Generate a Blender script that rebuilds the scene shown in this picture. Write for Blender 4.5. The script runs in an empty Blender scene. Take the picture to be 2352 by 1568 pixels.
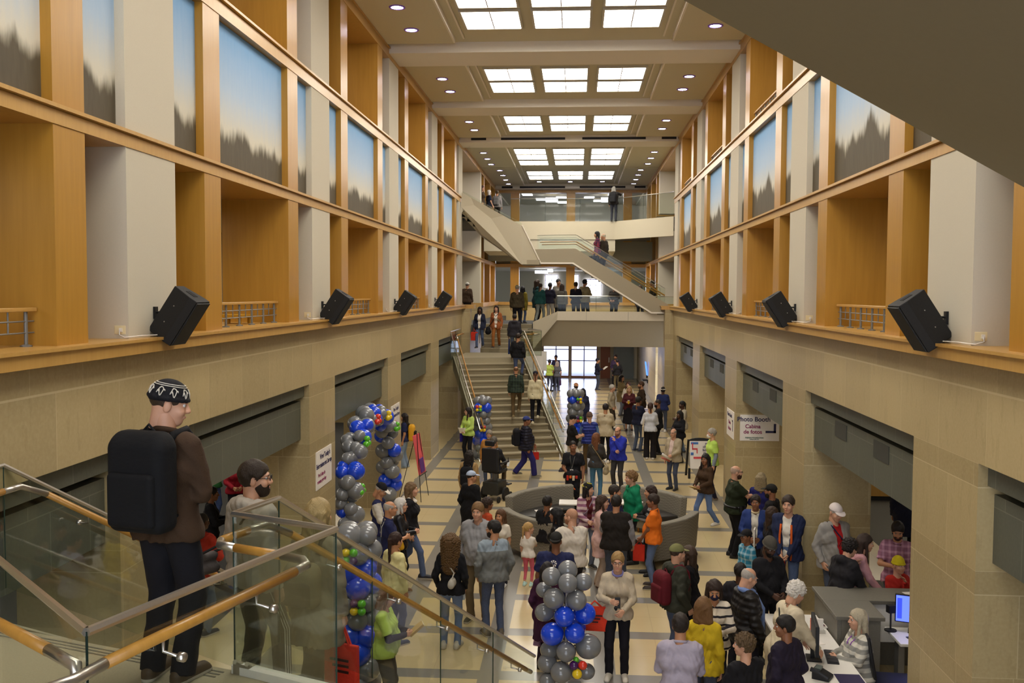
import bpy, math, random
import numpy as np
from mathutils import Vector, Matrix
random.seed(7); rng=np.random.default_rng(7)
S=bpy.context.scene; COL=S.collection
H=5.3; XL,XR=-4.58,3.80
PI=math.pi
def lin(h,a=1.0):
    if not isinstance(h,str): return tuple(h)+(1,) if len(h)==3 else h
    v=[int(h[i:i+2],16)/255 for i in (0,2,4)]
    return tuple(c/12.92 if c<=.04045 else ((c+.055)/1.055)**2.4 for c in v)+(a,)
MC={}
class NT:
    def __init__(s,name):
        s.m=bpy.data.materials.new(name); s.m.use_nodes=True; s.t=s.m.node_tree; s.t.nodes.clear()
        s.out=s.n('ShaderNodeOutputMaterial')
    def n(s,t,**k):
        x=s.t.nodes.new(t)
        for a,b in k.items(): setattr(x,a,b)
        return x
    def l(s,a,b): s.t.links.new(a,b)
    def val(s,sock,v):
        if hasattr(v,'is_output') : s.l(v,sock)
        else: sock.default_value=v
    def math(s,op,a,b=0.0,c=0.0):
        x=s.n('ShaderNodeMath',operation=op)
        for i,v in enumerate((a,b,c)): s.val(x.inputs[i],v)
        return x.outputs[0]
    def mix(s,f,a,b,mode='MIX'):
        x=s.n('ShaderNodeMix',data_type='RGBA',blend_type=mode)
        s.val(x.inputs[0],f); s.val(x.inputs[6],a); s.val(x.inputs[7],b); return x.outputs[2]
    def coord(s,kind='Object'): return s.n('ShaderNodeTexCoord').outputs[kind]
    def xyz(s,v):
        x=s.n('ShaderNodeSeparateXYZ'); s.l(v,x.inputs[0]); return x.outputs
    def noise(s,v,scale,detail=2,out=0):
        x=s.n('ShaderNodeTexNoise'); s.l(v,x.inputs['Vector']); x.inputs['Scale'].default_value=scale; x.inputs['Detail'].default_value=detail
        return x.outputs[out]
    def mapping(s,v,scale=(1,1,1),rot=(0,0,0)):
        x=s.n('ShaderNodeMapping'); s.l(v,x.inputs[0]); x.inputs['Scale'].default_value=scale; x.inputs['Rotation'].default_value=rot; return x.outputs[0]
    def ramp(s,f,stops):
        x=s.n('ShaderNodeValToRGB'); s.l(f,x.inputs[0]); e=x.color_ramp.elements
        while len(e)<len(stops): e.new(.5)
        for i,(p,c) in enumerate(stops): e[i].position=p; e[i].color=lin(c)
        return x.outputs[0]
    def bsdf(s,col,rough=.6,metal=0,bump=None,bs=.2,spec=None,**k):
        b=s.n('ShaderNodeBsdfPrincipled'); s.val(b.inputs['Base Color'],col); s.val(b.inputs['Roughness'],rough); b.inputs['Metallic'].default_value=metal
        if spec is not None: b.inputs['Specular IOR Level'].default_value=spec
        for a,v in k.items(): b.inputs[a.replace('_',' ')].default_value=v
        if bump is not None:
            x=s.n('ShaderNodeBump'); x.inputs['Strength'].default_value=bs; x.inputs['Distance'].default_value=.02; s.l(bump,x.inputs['Height']); s.l(x.outputs[0],b.inputs['Normal'])
        s.l(b.outputs[0],s.out.inputs[0]); return s.m
def mat(name,col,rough=.6,metal=0,var=.12,scale=14,bs=.0,spec=.4,**k):
    key=(name,col,rough,metal)
    if key in MC: return MC[key]
    t=NT(name); c=lin(col); f=t.noise(t.coord(),scale,3)
    d=tuple(x*(1-var) for x in c[:3])+(1,); e=tuple(min(1,x*(1+var)) for x in c[:3])+(1,)
    MC[key]=t.bsdf(t.mix(f,d,e),rough,metal,f if bs else None,bs,spec,**k); return MC[key]
def emit(name,col,st):
    key=(name,col,st)
    if key in MC: return MC[key]
    t=NT(name); e=t.n('ShaderNodeEmission'); e.inputs[0].default_value=lin(col); e.inputs[1].default_value=st; t.l(e.outputs[0],t.out.inputs[0]); MC[key]=t.m; return t.m
def glass(name='glass pane',tint='f7faf7',refl=.10):
    if name in MC: return MC[name]
    t=NT(name); tr=t.n('ShaderNodeBsdfTransparent'); tr.inputs[0].default_value=lin(tint)
    g=t.n('ShaderNodeBsdfGlossy'); g.inputs['Roughness'].default_value=.03
    f=t.n('ShaderNodeFresnel'); f.inputs[0].default_value=1.45
    m=t.n('ShaderNodeMixShader'); t.l(t.math('MINIMUM',t.math('MULTIPLY',f.outputs[0],.28),.25),m.inputs[0]); t.l(tr.outputs[0],m.inputs[1]); t.l(g.outputs[0],m.inputs[2]); t.l(m.outputs[0],t.out.inputs[0])
    MC[name]=t.m; return t.m
def stone(name,base,joint,bw=1.15,rh=.62,dk='6a6c60',lt='80826f'):
    if name in MC: return MC[name]
    t=NT(name); v=t.coord(); x=t.xyz(v); c=t.n('ShaderNodeCombineXYZ')
    t.l(t.math('ADD',x[0],x[1]),c.inputs[0]); t.l(x[2],c.inputs[1])
    b=t.n('ShaderNodeTexBrick'); t.l(c.outputs[0],b.inputs[0]); b.offset=.5
    b.inputs['Scale'].default_value=1; b.inputs['Mortar Size'].default_value=.006; b.inputs['Brick Width'].default_value=bw; b.inputs['Row Height'].default_value=rh; b.inputs['Bias'].default_value=0
    p=lin(base); b.inputs['Color1'].default_value=tuple(q*.82 for q in p[:3])+(1,); b.inputs['Color2'].default_value=tuple(min(1,q*1.1) for q in p[:3])+(1,); b.inputs['Mortar'].default_value=lin(joint)
    n1=t.noise(t.mapping(v,(1.6,1.6,.45)),2.2,5); n2=t.noise(v,26,4)
    col=t.mix(t.math('MULTIPLY',n1,.55),b.outputs[0],lin(dk),'MIX')
    col=t.mix(t.math('MULTIPLY',t.math('SUBTRACT',n2,.35),.5),col,lin(lt))
    MC[name]=t.bsdf(col,.42,0,n2,.05,.4); return MC[name]
def woodm(name,base,dark,rough=.32):
    if name in MC: return MC[name]
    t=NT(name); v=t.coord(); n=t.noise(t.mapping(v,(7,7,.5)),2.5,5); n2=t.noise(t.mapping(v,(30,30,1.2)),3,3); n3=t.noise(v,.8,2)
    col=t.mix(n,lin(base),lin(dark)); col=t.mix(t.math('MULTIPLY',n2,.35),col,lin(dark)); col=t.mix(t.math('MULTIPLY',n3,.3),col,lin(base))
    MC[name]=t.bsdf(col,rough,0,n2,.03,.45); return MC[name]
# ---- shared materials
WOOD=woodm('maple veneer','bc8c38','9a6d22'); WOODL=woodm('maple beam','c69d58','ac803e')
OAK=woodm('oak handrail','bb8a40','8f6424',.28)
def courses(name,base,zs,per,bw,lo):
    """limestone laid in courses: zs = joint offsets down from the opening head, repeated every per metres"""
    t=NT(name); v=t.coord(); x=t.xyz(v); u=t.math('ADD',x[0],x[1]); d=t.math('SUBTRACT',3.71,x[2])
    f=t.math('FRACT',t.math('DIVIDE',d,per)) if per else d; k=t.math('FLOOR',t.math('DIVIDE',d,per)) if per else 0.0
    jz=t.math('LESS_THAN',t.math('ABSOLUTE',t.math('SUBTRACT',f,zs[0])),.005/(per or 1)); nar=t.math('LESS_THAN',f,zs[1])
    jz=t.math('MAXIMUM',jz,t.math('LESS_THAN',t.math('ABSOLUTE',t.math('SUBTRACT',f,zs[1])),.005/(per or 1)))
    uu=t.math('ADD',u,t.math('MULTIPLY',nar,.37)); wv=t.math('ADD',bw,t.math('MULTIPLY',nar,lo)); q=t.math('DIVIDE',t.math('ADD',uu,t.math('MULTIPLY',k,.31)),wv); fu=t.math('FRACT',q)
    jv=t.math('LESS_THAN',fu,.006); idc=t.n('ShaderNodeCombineXYZ'); t.l(t.math('FLOOR',q),idc.inputs[0]); t.val(idc.inputs[1],t.math('ADD',nar,t.math('MULTIPLY',k,2.0) if per else 0.0))
    wn=t.n('ShaderNodeTexWhiteNoise',noise_dimensions='2D'); t.l(idc.outputs[0],wn.inputs['Vector'])
    p=lin(base); col=t.mix(wn.outputs[0],tuple(a*.84 for a in p[:3])+(1,),tuple(min(1,a*1.08) for a in p[:3])+(1,)); col=t.mix(t.math('MULTIPLY',nar,.32),col,lin('86724a'))
    n1=t.noise(t.mapping(v,(1.6,1.6,.5)),2.4,6); n2=t.noise(v,30,4); n3=t.noise(t.mapping(v,(4,4,1)),3,5)
    col=t.mix(t.math('MULTIPLY',t.math('GREATER_THAN',n3,.6),.22),col,lin('8f7c54')); col=t.mix(t.math('MULTIPLY',n1,.35),col,lin('9a8760')); col=t.mix(t.math('MULTIPLY',t.math('SUBTRACT',n2,.38),.5),col,lin('cbbb94'))
    col=t.mix(t.math('MULTIPLY',t.math('MAXIMUM',jz,jv),.55),col,lin('d4c6a0')); MC[name]=t.bsdf(col,.38,0,n2,.04,.4); return MC[name]
STONE=courses('limestone header panels','b3a076',(-.70,-.69),0,1.17,-.3); PIERS=courses('limestone pier courses','ac9a70',(0.0,.223),1.03,1.25,-.35)
SLATE=stone('dark green slate panels','585a4e','787a6c',.7,.55,'50534a','6e7064')
PLAST=mat('grey plaster','c2b9a5',.8,0,.04,60,.02); CEIL=mat('ceiling plaster','c9c1a6',.9,0,.03,40)
WHITEP=mat('white stair plaster','b3a992',.8,0,.03,40); BEAMW=mat('pale beam plaster','e2dacc',.85,0,.03,40)
GREYW=mat('olive grey wall','8d8672',.9,0,.05,20); DARKC=mat('charcoal carpet','4a4a4a',.95,0,.35,60,.1)
STEEL=mat('brushed steel','b9b4aa',.28,.9,.05,80); BLACKM=mat('black metal','141414',.45,.3,.1); GREYM=mat('grey painted metal','77756f',.5,.3,.08)
BLACKP=mat('black plastic','17171a',.5,0,.1,40); GLASS=glass(); WHITE=mat('white laminate','dedad2',.4,0,.03)
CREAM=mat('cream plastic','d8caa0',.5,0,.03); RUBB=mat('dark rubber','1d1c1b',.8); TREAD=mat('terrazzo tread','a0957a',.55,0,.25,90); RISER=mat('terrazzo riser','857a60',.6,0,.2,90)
def link(o,parent=None):
    COL.objects.link(o)
    if parent is not None: o.parent=parent
    return o
def tag(o,label=None,cat=None,group=None,kind=None):
    if label: o['label']=label
    if cat: o['category']=cat
    if group: o['group']=group
    if kind: o['kind']=kind
    return o
def thing(name,label,cat,loc=(0,0,0),rz=0,group=None,rot=None):
    o=bpy.data.objects.new(name,None); link(o); o.location=loc; o.rotation_euler=rot or (0,0,rz); o.empty_display_size=.1
    return tag(o,label,cat,group)
class MB:
    def __init__(s): s.v=[]; s.f=[]; s.m=[]; s.k=0
    def add(s,vs,fs):
        b=len(s.v); s.v+= [tuple(map(float,p)) for p in vs]; s.f+=[tuple(b+i for i in f) for f in fs]; s.m+=[s.k]*len(fs); return s
    def box(s,x0,x1,y0,y1,z0,z1):
        if x0>x1:x0,x1=x1,x0
        if y0>y1:y0,y1=y1,y0
        return s.hexa([(x0,y0,z0),(x1,y0,z0),(x1,y1,z0),(x0,y1,z0),(x0,y0,z1),(x1,y0,z1),(x1,y1,z1),(x0,y1,z1)])
    def hexa(s,p): return s.add(p,[(3,2,1,0),(4,5,6,7),(0,1,5,4),(1,2,6,5),(2,3,7,6),(3,0,4,7)])
    def prism(s,poly,vec):
        n=len(poly); a=[tuple(p) for p in poly]; b=[tuple(p[i]+vec[i] for i in range(3)) for p in poly]
        return s.add(a+b,[tuple(range(n))[::-1],tuple(range(n,2*n))]+[(i,(i+1)%n,n+(i+1)%n,n+i) for i in range(n)])
    def rot(s,b,M):
        s.v[b:]=[tuple(M@Vector(p)) for p in s.v[b:]]; return s
    def tube(s,pts,r,n=10,caps=True):
        pts=[Vector(p) for p in pts]; rs=r if isinstance(r,(list,tuple)) else [r]*len(pts); up=Vector((0,0,1)); vs=[]; fs=[]
        for i,p in enumerate(pts):
            d=(pts[min(i+1,len(pts)-1)]-pts[max(i-1,0)]).normalized()
            a=d.cross(up if abs(d.z)<.95 else Vector((1,0,0))).normalized(); b=a.cross(d)
            vs+=[p+rs[i]*(math.cos(t)*a+math.sin(t)*b) for t in [2*PI*j/n for j in range(n)]]
        for i in range(len(pts)-1):
            fs+=[(i*n+j,i*n+(j+1)%n,(i+1)*n+(j+1)%n,(i+1)*n+j) for j in range(n)]
        if caps: fs+=[tuple(range(n))[::-1],tuple(range((len(pts)-1)*n,len(pts)*n))]
        return s.add(vs,fs)
    def lathe(s,prof,c=(0,0,0),n=20):
        vs=[];fs=[]
        for r,z in prof: vs+=[(c[0]+r*math.cos(2*PI*j/n),c[1]+r*math.sin(2*PI*j/n),c[2]+z) for j in range(n)]
        for i in range(len(prof)-1): fs+=[(i*n+j,i*n+(j+1)%n,(i+1)*n+(j+1)%n,(i+1)*n+j) for j in range(n)]
        fs+=[tuple(range(n))[::-1],tuple(range((len(prof)-1)*n,len(prof)*n))]; return s.add(vs,fs)
    def ball(s,c,r,n=14,m=9):
        r=(r,)*3 if not isinstance(r,(tuple,list)) else r; vs=[(c[0],c[1],c[2]-r[2])]; fs=[]
        for i in range(1,m):
            a=PI*i/m; vs+=[(c[0]+r[0]*math.sin(a)*math.cos(2*PI*j/n),c[1]+r[1]*math.sin(a)*math.sin(2*PI*j/n),c[2]-r[2]*math.cos(a)) for j in range(n)]
        vs.append((c[0],c[1],c[2]+r[2])); L=len(vs)-1
        fs+=[(0,1+(j+1)%n,1+j) for j in range(n)]
        for i in range(m-2): fs+=[(1+i*n+j,1+i*n+(j+1)%n,1+(i+1)*n+(j+1)%n,1+(i+1)*n+j) for j in range(n)]
        fs+=[(L,1+(m-2)*n+j,1+(m-2)*n+(j+1)%n) for j in range(n)]; return s.add(vs,fs)
    def build(s,name,mats,parent=None,smooth=False,bevel=0,org=None,kind=None):
        if not isinstance(mats,(list,tuple)): mats=[mats]
        me=bpy.data.meshes.new(name); v=np.array(s.v,dtype=float)
        if org is not None: v=v-np.array(org)
        me.from_pydata(v.tolist(),[],s.f)
        for m in mats: me.materials.append(m)
        if len(mats)>1: me.polygons.foreach_set('material_index',s.m)
        if smooth is True: me.polygons.foreach_set('use_smooth',[True]*len(s.f))
        me.update(); o=link(bpy.data.objects.new(name,me),parent)
        if smooth=='auto': me.polygons.foreach_set('use_smooth',[True]*len(s.f)); me.set_sharp_from_angle(angle=.7)
        if bevel:
            b=o.modifiers.new('bevel','BEVEL'); b.width=bevel; b.segments=2; b.limit_method='ANGLE'
        if kind: o['kind']=kind
        return o
TRN=[0]
def struct(name,mb,m,**k): return mb.build(name,m,kind='structure',**k)
def trim(mb,m,**k): TRN[0]+=1; return struct(f'trim_{TRN[0]}',mb,m,**k)
def text(body,size,loc,rot,m,parent,name='lettering',align='CENTER',ext=.001,bold=0):
    c=bpy.data.curves.new(name,'FONT'); c.body=body; c.size=size; c.align_x=align; c.align_y='CENTER'; c.extrude=ext; c.offset=bold
    t=bpy.data.objects.new(name,c); link(t); t.location=loc; t.rotation_euler=rot
    dg=bpy.context.evaluated_depsgraph_get(); me=bpy.data.meshes.new_from_object(t.evaluated_get(dg)); bpy.data.objects.remove(t)
    o=link(bpy.data.objects.new(name,me),parent); o.location=loc; o.rotation_euler=rot; me.materials.clear(); me.materials.append(m); return o
ORD=['first','second','third','fourth','fifth','sixth','seventh','eighth','ninth','tenth','eleventh','twelfth']
# ================= setting =================
def floor_mat():
    t=NT('terrazzo tile floor'); v=t.coord(); x=t.xyz(v)
    def band(c,off,per,w): return t.math('LESS_THAN',t.math('PINGPONG',t.math('ADD',c,-off),per/2),w/2)
    m=t.math('MAXIMUM',band(x[0],-4.38,1.604,.30),band(x[1],12.95,1.71,.31))
    inside=t.math('MULTIPLY',t.math('GREATER_THAN',x[0],-4.56),t.math('LESS_THAN',x[0],3.85))
    m=t.math('MULTIPLY',m,inside); n=t.noise(v,120,3); n2=t.noise(v,1.1,4)
    cream=t.mix(n2,lin('c9b68c'),lin('b8a47a')); grey=t.mix(n,lin('77736a'),lin('85817a'))
    col=t.mix(m,cream,grey); j=t.math('MAXIMUM',band(x[0],-4.38+.802,1.604,.008),band(x[1],12.95+.855,1.71,.008)); col=t.mix(t.math('MULTIPLY',j,.3),col,lin('8a7c5c'))
    return t.bsdf(col,t.math('ADD',t.math('MULTIPLY',n2,.12),.16),0,None,0,.5)
FLOORM=floor_mat()
struct('floor',MB().box(-5.7,5.2,-3,60,-.3,0),FLOORM)
struct('floor_2',MB().box(-14,-5.7,-3,60,-.3,0),DARKC)
struct('floor_3',MB().box(5.2,13,-3,60,-.3,0),mat('grey loop carpet','58564f',.95,0,.25,70,.1))
mb=MB(); mb.box(5.2,6.4,17.9,38,-.01,.004); trim(mb,FLOORM)
PIL=[-3.6,3.23,10.07,16.9,23.73,30.56,37.4]
POST=[-1.84,1.53,4.95,8.4,11.8,15.22,18.64,22.06,25.5,28.95,32.4,35.85]
PILC=[3.25,10.09,16.95,23.8,30.65,37.5]
def wall(side):
    s=-1 if side=='left' else 1; X=XL if s<0 else XR
    def bx(mb,d0,d1,y0,y1,z0,z1): return mb.box(X+s*d0,X+s*d1,y0,y1,z0,z1)   # d = depth behind the face
    mb=MB(); bx(mb,0,1.1,-3,38.0,3.71,4.66); struct('wall_'+side,mb,STONE)
    for k in range(-1,5):
        y=10.97+6.846*k
        mb=MB(); bx(mb,0,1.1,y-1.74,y,0,3.71); trim(mb,PIERS)
        if y<36: # dark lintel panel in the opening
            m2=MB(); bx(m2,.155,.45,y,y+5.106,2.76,3.42); bx(m2,.30,.45,y,y+5.106,3.42,3.50); bx(m2,.09,.45,y,y+5.106,3.5,3.71); trim(m2,SLATE)
            if s>0 and k>=0:
                for q in (1.3,3.2):
                    g=MB(); bx(g,.145,.16,y+q,y+q+.62,3.15,3.38); go=trim(g,mat('dark grille','3c3c35',.7))
    mb=MB(); bx(mb,-.33,1.1,37.9,38.5,0,4.66); trim(mb,PIERS)                      # end pier steps into the hall
    # ledge
    mb=MB(); bx(mb,-.15,1.1,-3,37.9,4.66,4.78); bx(mb,-.18,1.1,-3,37.9,4.78,4.81); trim(mb,WOODL)
    mb=MB(); bx(mb,-.48,1.1,37.9,38.55,4.66,4.78); bx(mb,-.51,1.1,37.9,38.58,4.78,4.81); trim(mb,WOODL)
    # beams
    for z0,z1,y1,lip in ((6.76,6.93,54,.03),(8.82,9.04,38.1,.035)):
        mb=MB(); bx(mb,-.01,1.08,-3,y1,z0,z1-.05); bx(mb,-.02-lip,.3,-3,y1,z1-.035,z1); bx(mb,.005,.3,-3,y1,z1-.05,z1-.035); trim(mb,WOODL)
    mb=MB(); bx(mb,-.01,1.08,-3,54,10.95,11.16); bx(mb,-.05,.3,-3,54,11.16,11.2); trim(mb,WOODL)
    # pilasters and posts, level by level
    for y in PIL:
        for z0,z1 in ((4.81,6.76),(6.93,8.82),(9.04,10.95)):
            mb=MB(); bx(mb,.0,1.08,y-.59,y+.6,z0,z1); trim(mb,PLAST)
    for y in POST:
        for z0,z1 in ((4.81,6.76),(9.04,10.95)):
            mb=MB(); bx(mb,.0,1.08,y-.27,y+.27,z0,z1); trim(mb,WOOD)
        mb=MB(); bx(mb,.0,.3,y-.27,y+.27,6.93,8.82); trim(mb,WOOD)
    # backs of the narrow recesses, wall behind the murals, gallery behind
    mb=MB(); bx(mb,.3,.6,-3,38,6.93,8.82); trim(mb,GREYW)
    for i,y in enumerate(POST):
        p=PIL[(i+1)//2]; y0,y1=sorted((y,p))
        for z0,z1 in ((4.81,6.76),(9.04,10.95)):
            mb=MB(); bx(mb,1.0,1.05,y0+.2,y1-.2,z0,z1); trim(mb,WOOD)
    for z0 in (4.0,8.7):
        mb=MB(); bx(mb,.62 if z0>5 else 1.1,9,-3,38.2,z0-.35,z0); struct('floor',mb,DARKC)
        mb=MB(); bx(mb,4.2,4.3,-3,45,z0,z0+3); trim(mb,PLAST)
        mb=MB(); bx(mb,1.08,9,-3,45,z0+2.76,z0+2.96); struct('ceiling',mb,CEIL)
    # far part of the side walls beyond the transverse hall
    mb=MB(); bx(mb,1.0,9,45,45.3,4,11.2); trim(mb,GREYW)
    for z0,z1 in ((4.81,6.76),(6.93,8.7),(9.0,10.95)):
        mb=MB(); bx(mb,0,1.0,45,45.55,z0,z1); trim(mb,PLAST)
        for y in (46.9,50.2,53.4):
            mb=MB(); bx(mb,0,1.0,y-.25,y+.25,z0,z1); trim(mb,WOOD)
        mb=MB(); bx(mb,1.6,1.7,45,54,z0,z1); trim(mb,WOOD if z0<7 else GREYW)
    mb=MB(); bx(mb,-.15,1.1,45,54,4.62,4.81); trim(mb,WOODL)
    mb=MB(); bx(mb,0,.4,45,54,2.9,4.62); trim(mb,STONE)
    # side room shell on the ground floor
    mb=MB(); bx(mb,7.5 if s<0 else 8,7.7 if s<0 else 8.2,-3,38,0,3.7); trim(mb,PLAST)
    mb=MB(); bx(mb,1.1,9,-3,38.3,3.4,3.65); struct('ceiling',mb,CEIL)
    mb=MB(); bx(mb,1.1,9,38.0,38.3,0,3.6); trim(mb,STONE if s<0 else PLAST)
    mb=MB(); bx(mb,0,9,-3.2,-3,0,11.5); trim(mb,PLAST)
wall('left'); wall('right')
# ceiling
mb=MB(); mb.box(-14,13,-3,64,11.3,11.5); struct('ceiling',mb,CEIL)
CB=[-4.2,2.6,9.44,16.27,23.1,29.93,36.76]
for y in CB:
    mb=MB(); mb.box(XL,XR,y,y+1.35,11.05,11.3); trim(mb,BEAMW)
for y0,y1 in list(zip([c+1.35 for c in CB[:-1]],CB[1:]))+[(38.11,45.4),(45.4,52.9)]:
    for x0,x1,e in ((XL,-2.95,1),(2.2,XR,-1)):
        mb=MB(); mb.box(x0,x1,y0,y1-.38,11.17,11.3); struct('ceiling',mb,CEIL)
        xe=x1 if e>0 else x0
        mb=MB(); mb.box(xe,xe+e*.04,y0+.1,y1-.42,11.165,11.3); mb.box(xe+e*.22,xe+e*.26,y0+.1,y1-.42,11.26,11.3); trim(mb,BEAMW)
mb=MB(); mb.box(-14,XL,38,64,11.05,11.3); mb.box(XR,13,38,64,11.05,11.3); struct('ceiling',mb,CEIL)
SKYE=emit('bright skylight diffuser','fff8ea',7.0); FRM=mat('skylight frame','c3beb2',.5,.2,.03); MULL=mat('skylight mullion','a99fa8',.5)
def skylight(x0,x1,y0,y1,z=11.3):
    mb=MB()
    for a in ((x0-.05,x1+.05,y0-.05,y0),(x0-.05,x1+.05,y1,y1+.05),(x0-.05,x0,y0,y1),(x1,x1+.05,y0,y1)): mb.box(*a,z-.06,z)
    WIN[0]+=1; o=struct(f'window_{WIN[0]}',mb,FRM)
    MB().box(x0,x1,y0,y1,z-.035,z-.02).build('diffuser',SKYE,o)
    xm=(x0+x1)/2; m2=MB().box(xm-.012,xm+.012,y0,y1,z-.05,z-.036); m2.box(x0,x1,(y0+y1)/2-.008,(y0+y1)/2+.008,z-.045,z-.036); m2.build('mullion',MULL,o)
WIN=[0]
SX=[(-2.52,-1.30),(-.98,.23),(.54,1.77)]
for k in range(-3,2):
    for x0,x1 in SX:
        for a in (25.70,27.32): skylight(x0,x1,a+6.83*k,a+6.83*k+1.32)
k=1
for x0,x1 in SX:
    for a in (39.9,41.55,43.4): skylight(x0*1.06,x1*1.06,a,a+1.4)
    for a in (47.2,49.0): skylight(x0,x1,a,a+1.45)
# downlights
DLE=emit('downlight lens','f4ecff',26.0); DLR=0
def downlight(x,y,z,lab,grp):
    t=thing('downlight',lab,'ceiling light',(x,y,z),group=grp)
    MB().lathe([(.17,0),(.17,-.015),(.13,-.02),(.125,-.004),(.0,-.004)],n=22).build('trim_ring',mat('trim ring with painted violet fringe','8a62e0',.3,.0,.02),t,True)  # violet stands for camera fringing round the bright lens, painted on the ring
    MB().lathe([(.12,-.012),(.12,-.006),(.0,-.006)],n=20).build('lens',DLE,t)
for side,x in (('left',-3.75),('right',2.98)):
    ys=[6.2,8.0,12.9,14.6,19.8,21.5,26.4,28.05,33.0,34.65]
    for i,y in enumerate(ys): downlight(x,y,11.17,f'recessed round downlight in the {side} ceiling strip, {ORD[i]} from the near end','ceiling downlights')
    xf=x*1.06
    for i,y in enumerate((40.3,42.1,43.9)): downlight(xf,y,11.17 if True else 0,f'recessed downlight beside the three row skylights on the {side}, {ORD[i]} from the camera','ceiling downlights')
    for i,y in enumerate((46.1,48.0,49.9,51.8)): downlight(x,y,11.17,f'recessed downlight beside the last skylights on the {side}, {ORD[i]} from the camera','ceiling downlights')
for i,x in enumerate((-2.09,-.41,1.31)): downlight(x,51.9,11.3,f'recessed downlight in the row behind the last skylights, {ORD[i]} from the left','ceiling downlights')
# air slots in beams
SLOT=mat('dark air slot','17141a',.6)
for n,(x0,x1,w) in enumerate(((-4.1,-3.52,'far left short'),(-2.95,-.5,'left long'),(.15,2.55,'right long'),(3.15,3.7,'far right short'))):
    t=thing('air_slot',f'{w} dark air slot in the pale beam before the three row skylights','air vent',((x0+x1)/2,36.74,11.17),group='air slots in the ceiling beam')
    MB().box(x0-(x0+x1)/2,x1-(x0+x1)/2,-.005,.02,-.045,.045).build('slot_opening',SLOT,t)
    MB().box(x0-(x0+x1)/2,x1-(x0+x1)/2,-.012,0,-.055,-.045).build('slot_lip',BEAMW,t)
for n,(x0,x1,w) in enumerate(((-4.2,-3.6,'far left short'),(-3.2,-.7,'left long'),(.1,2.6,'right long'),(3.1,3.7,'far right short'))):
    t=thing('air_slot',f'{w} dark air slot above the wooden beam of the end wall','air vent',((x0+x1)/2,53.0,11.12),group='air slots over the end wall')
    MB().box(x0-(x0+x1)/2,x1-(x0+x1)/2,-.02,.02,-.05,.05).build('slot_opening',SLOT,t)
mb=MB(); mb.box(-14,13,53.02,54,11.04,11.3); trim(mb,BEAMW)
# ---- end wall Y=54
mb=MB(); mb.box(-4.6,3.9,53.8,54.3,10.9,11.05); trim(mb,WOODL)
mb=MB(); mb.box(-4.6,3.9,53.8,54.3,6.75,6.92); trim(mb,WOODL)
mb=MB(); mb.box(-4.6,3.9,53.95,54.3,6.92,8.3); trim(mb,GREYW)
mb=MB(); mb.box(-4.6,3.9,53.8,54.3,4.62,4.78); trim(mb,WOODL)
mb=MB(); mb.box(-4.6,3.9,53.9,54.3,2.55,4.62); struct('wall_back',mb,STONE)
for x0,x1 in ((-3.76,-3.27),(-.62,-.14),(2.55,3.02)):
    for z0,z1 in ((4.78,6.75),(8.7,10.9)):
        mb=MB(); mb.box(x0,x1,53.85,54.3,z0,z1); trim(mb,WOOD)
for x0,x1 in ((-3.76,-3.27),(-.62,-.14),(2.55,3.02)):
    mb=MB(); mb.box(x0,x1,53.85,53.97,6.92,8.2); trim(mb,WOOD)
# floors at the far end
mb=MB(); mb.prism([(-14,46,8.2),(1.76,46,8.2),(4.27,43,8.2),(13,43,8.2),(13,64,8.2),(-14,64,8.2)],(0,0,.5)); struct('floor',mb,DARKC)
mb=MB(); mb.prism([(-3.3,45.95,7.86),(1.76,45.95,7.86),(4.25,42.95,7.86),(4.25,43.2,7.86),(1.85,46.1,7.86),(-3.3,46.1,7.86)],(0,0,.86)); trim(mb,WHITEP)
mb=MB(); mb.hexa([(-4.5,46,7.3),(1.8,46,7.3),(1.8,49,7.2),(-4.5,49,7.2),(-4.5,46,7.9),(1.8,46,7.9),(1.8,49,7.9),(-4.5,49,7.9)]); trim(mb,WHITEP)
mb=MB(); mb.hexa([(-4.58,49,6.93),(3.8,49,6.93),(3.8,49.3,6.93),(-4.58,49.3,6.93),(-4.58,49,7.9),(3.8,49,7.9),(3.8,49.3,7.9),(-4.58,49.3,7.9)]); trim(mb,GREYW)
mb=MB(); mb.box(-14,13,54.3,64,3.6,4.0); struct('floor',mb,DARKC)
for x0,x1 in ((-12,-4.0),(3.95,12)):
    mb=MB(); mb.box(x0,x1,38.3,54,3.6,4.0); struct('floor',mb,DARKC)
# rooms behind the end wall
LITE=emit('office light panel','eef0ff',5.0)
for z0,n in ((8.7,3),(4.0,2)):
    mb=MB(); mb.box(-14,13,63.6,63.9,z0-.5,z0+2.85); trim(mb,PLAST if z0>5 else GREYW)
    mb=MB(); mb.box(-14,13,54.3,64,z0+(2.45 if z0>5 else 2.74),z0+(2.6 if z0>5 else 2.9)); struct('ceiling',mb,CEIL)
for i,(x,y,z) in enumerate(((-1.55,57.5,10.95),(1.75,57.5,10.95))):
    t=thing('hanging_light',f'white box light hanging in the top floor room beyond the {"left" if i==0 else "right"} bay','ceiling light',(x,y,z),group='box lights beyond the top balcony')
    MB().box(-.36,.36,-.3,.3,-.2,0).build('diffuser',LITE,t); MB().box(-.38,.38,-.32,.32,0,.03).build('housing',FRM,t)
for i,(x,y) in enumerate(((-3.0,57),(-2.3,60),(-1.0,59),(.7,59),(2.1,57),(1.3,61),(-1.0,62))):
    t=thing('ceiling_panel_light',f'pale flat ceiling panel on the top floor beyond the balcony, {ORD[i]} built','ceiling light',(x,y,11.14),group='flat panels beyond the top balcony')
    MB().box(-.3,.3,-.6,.6,-.02,0).build('diffuser',emit('office panel','e8eeff',2.2),t)
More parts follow.
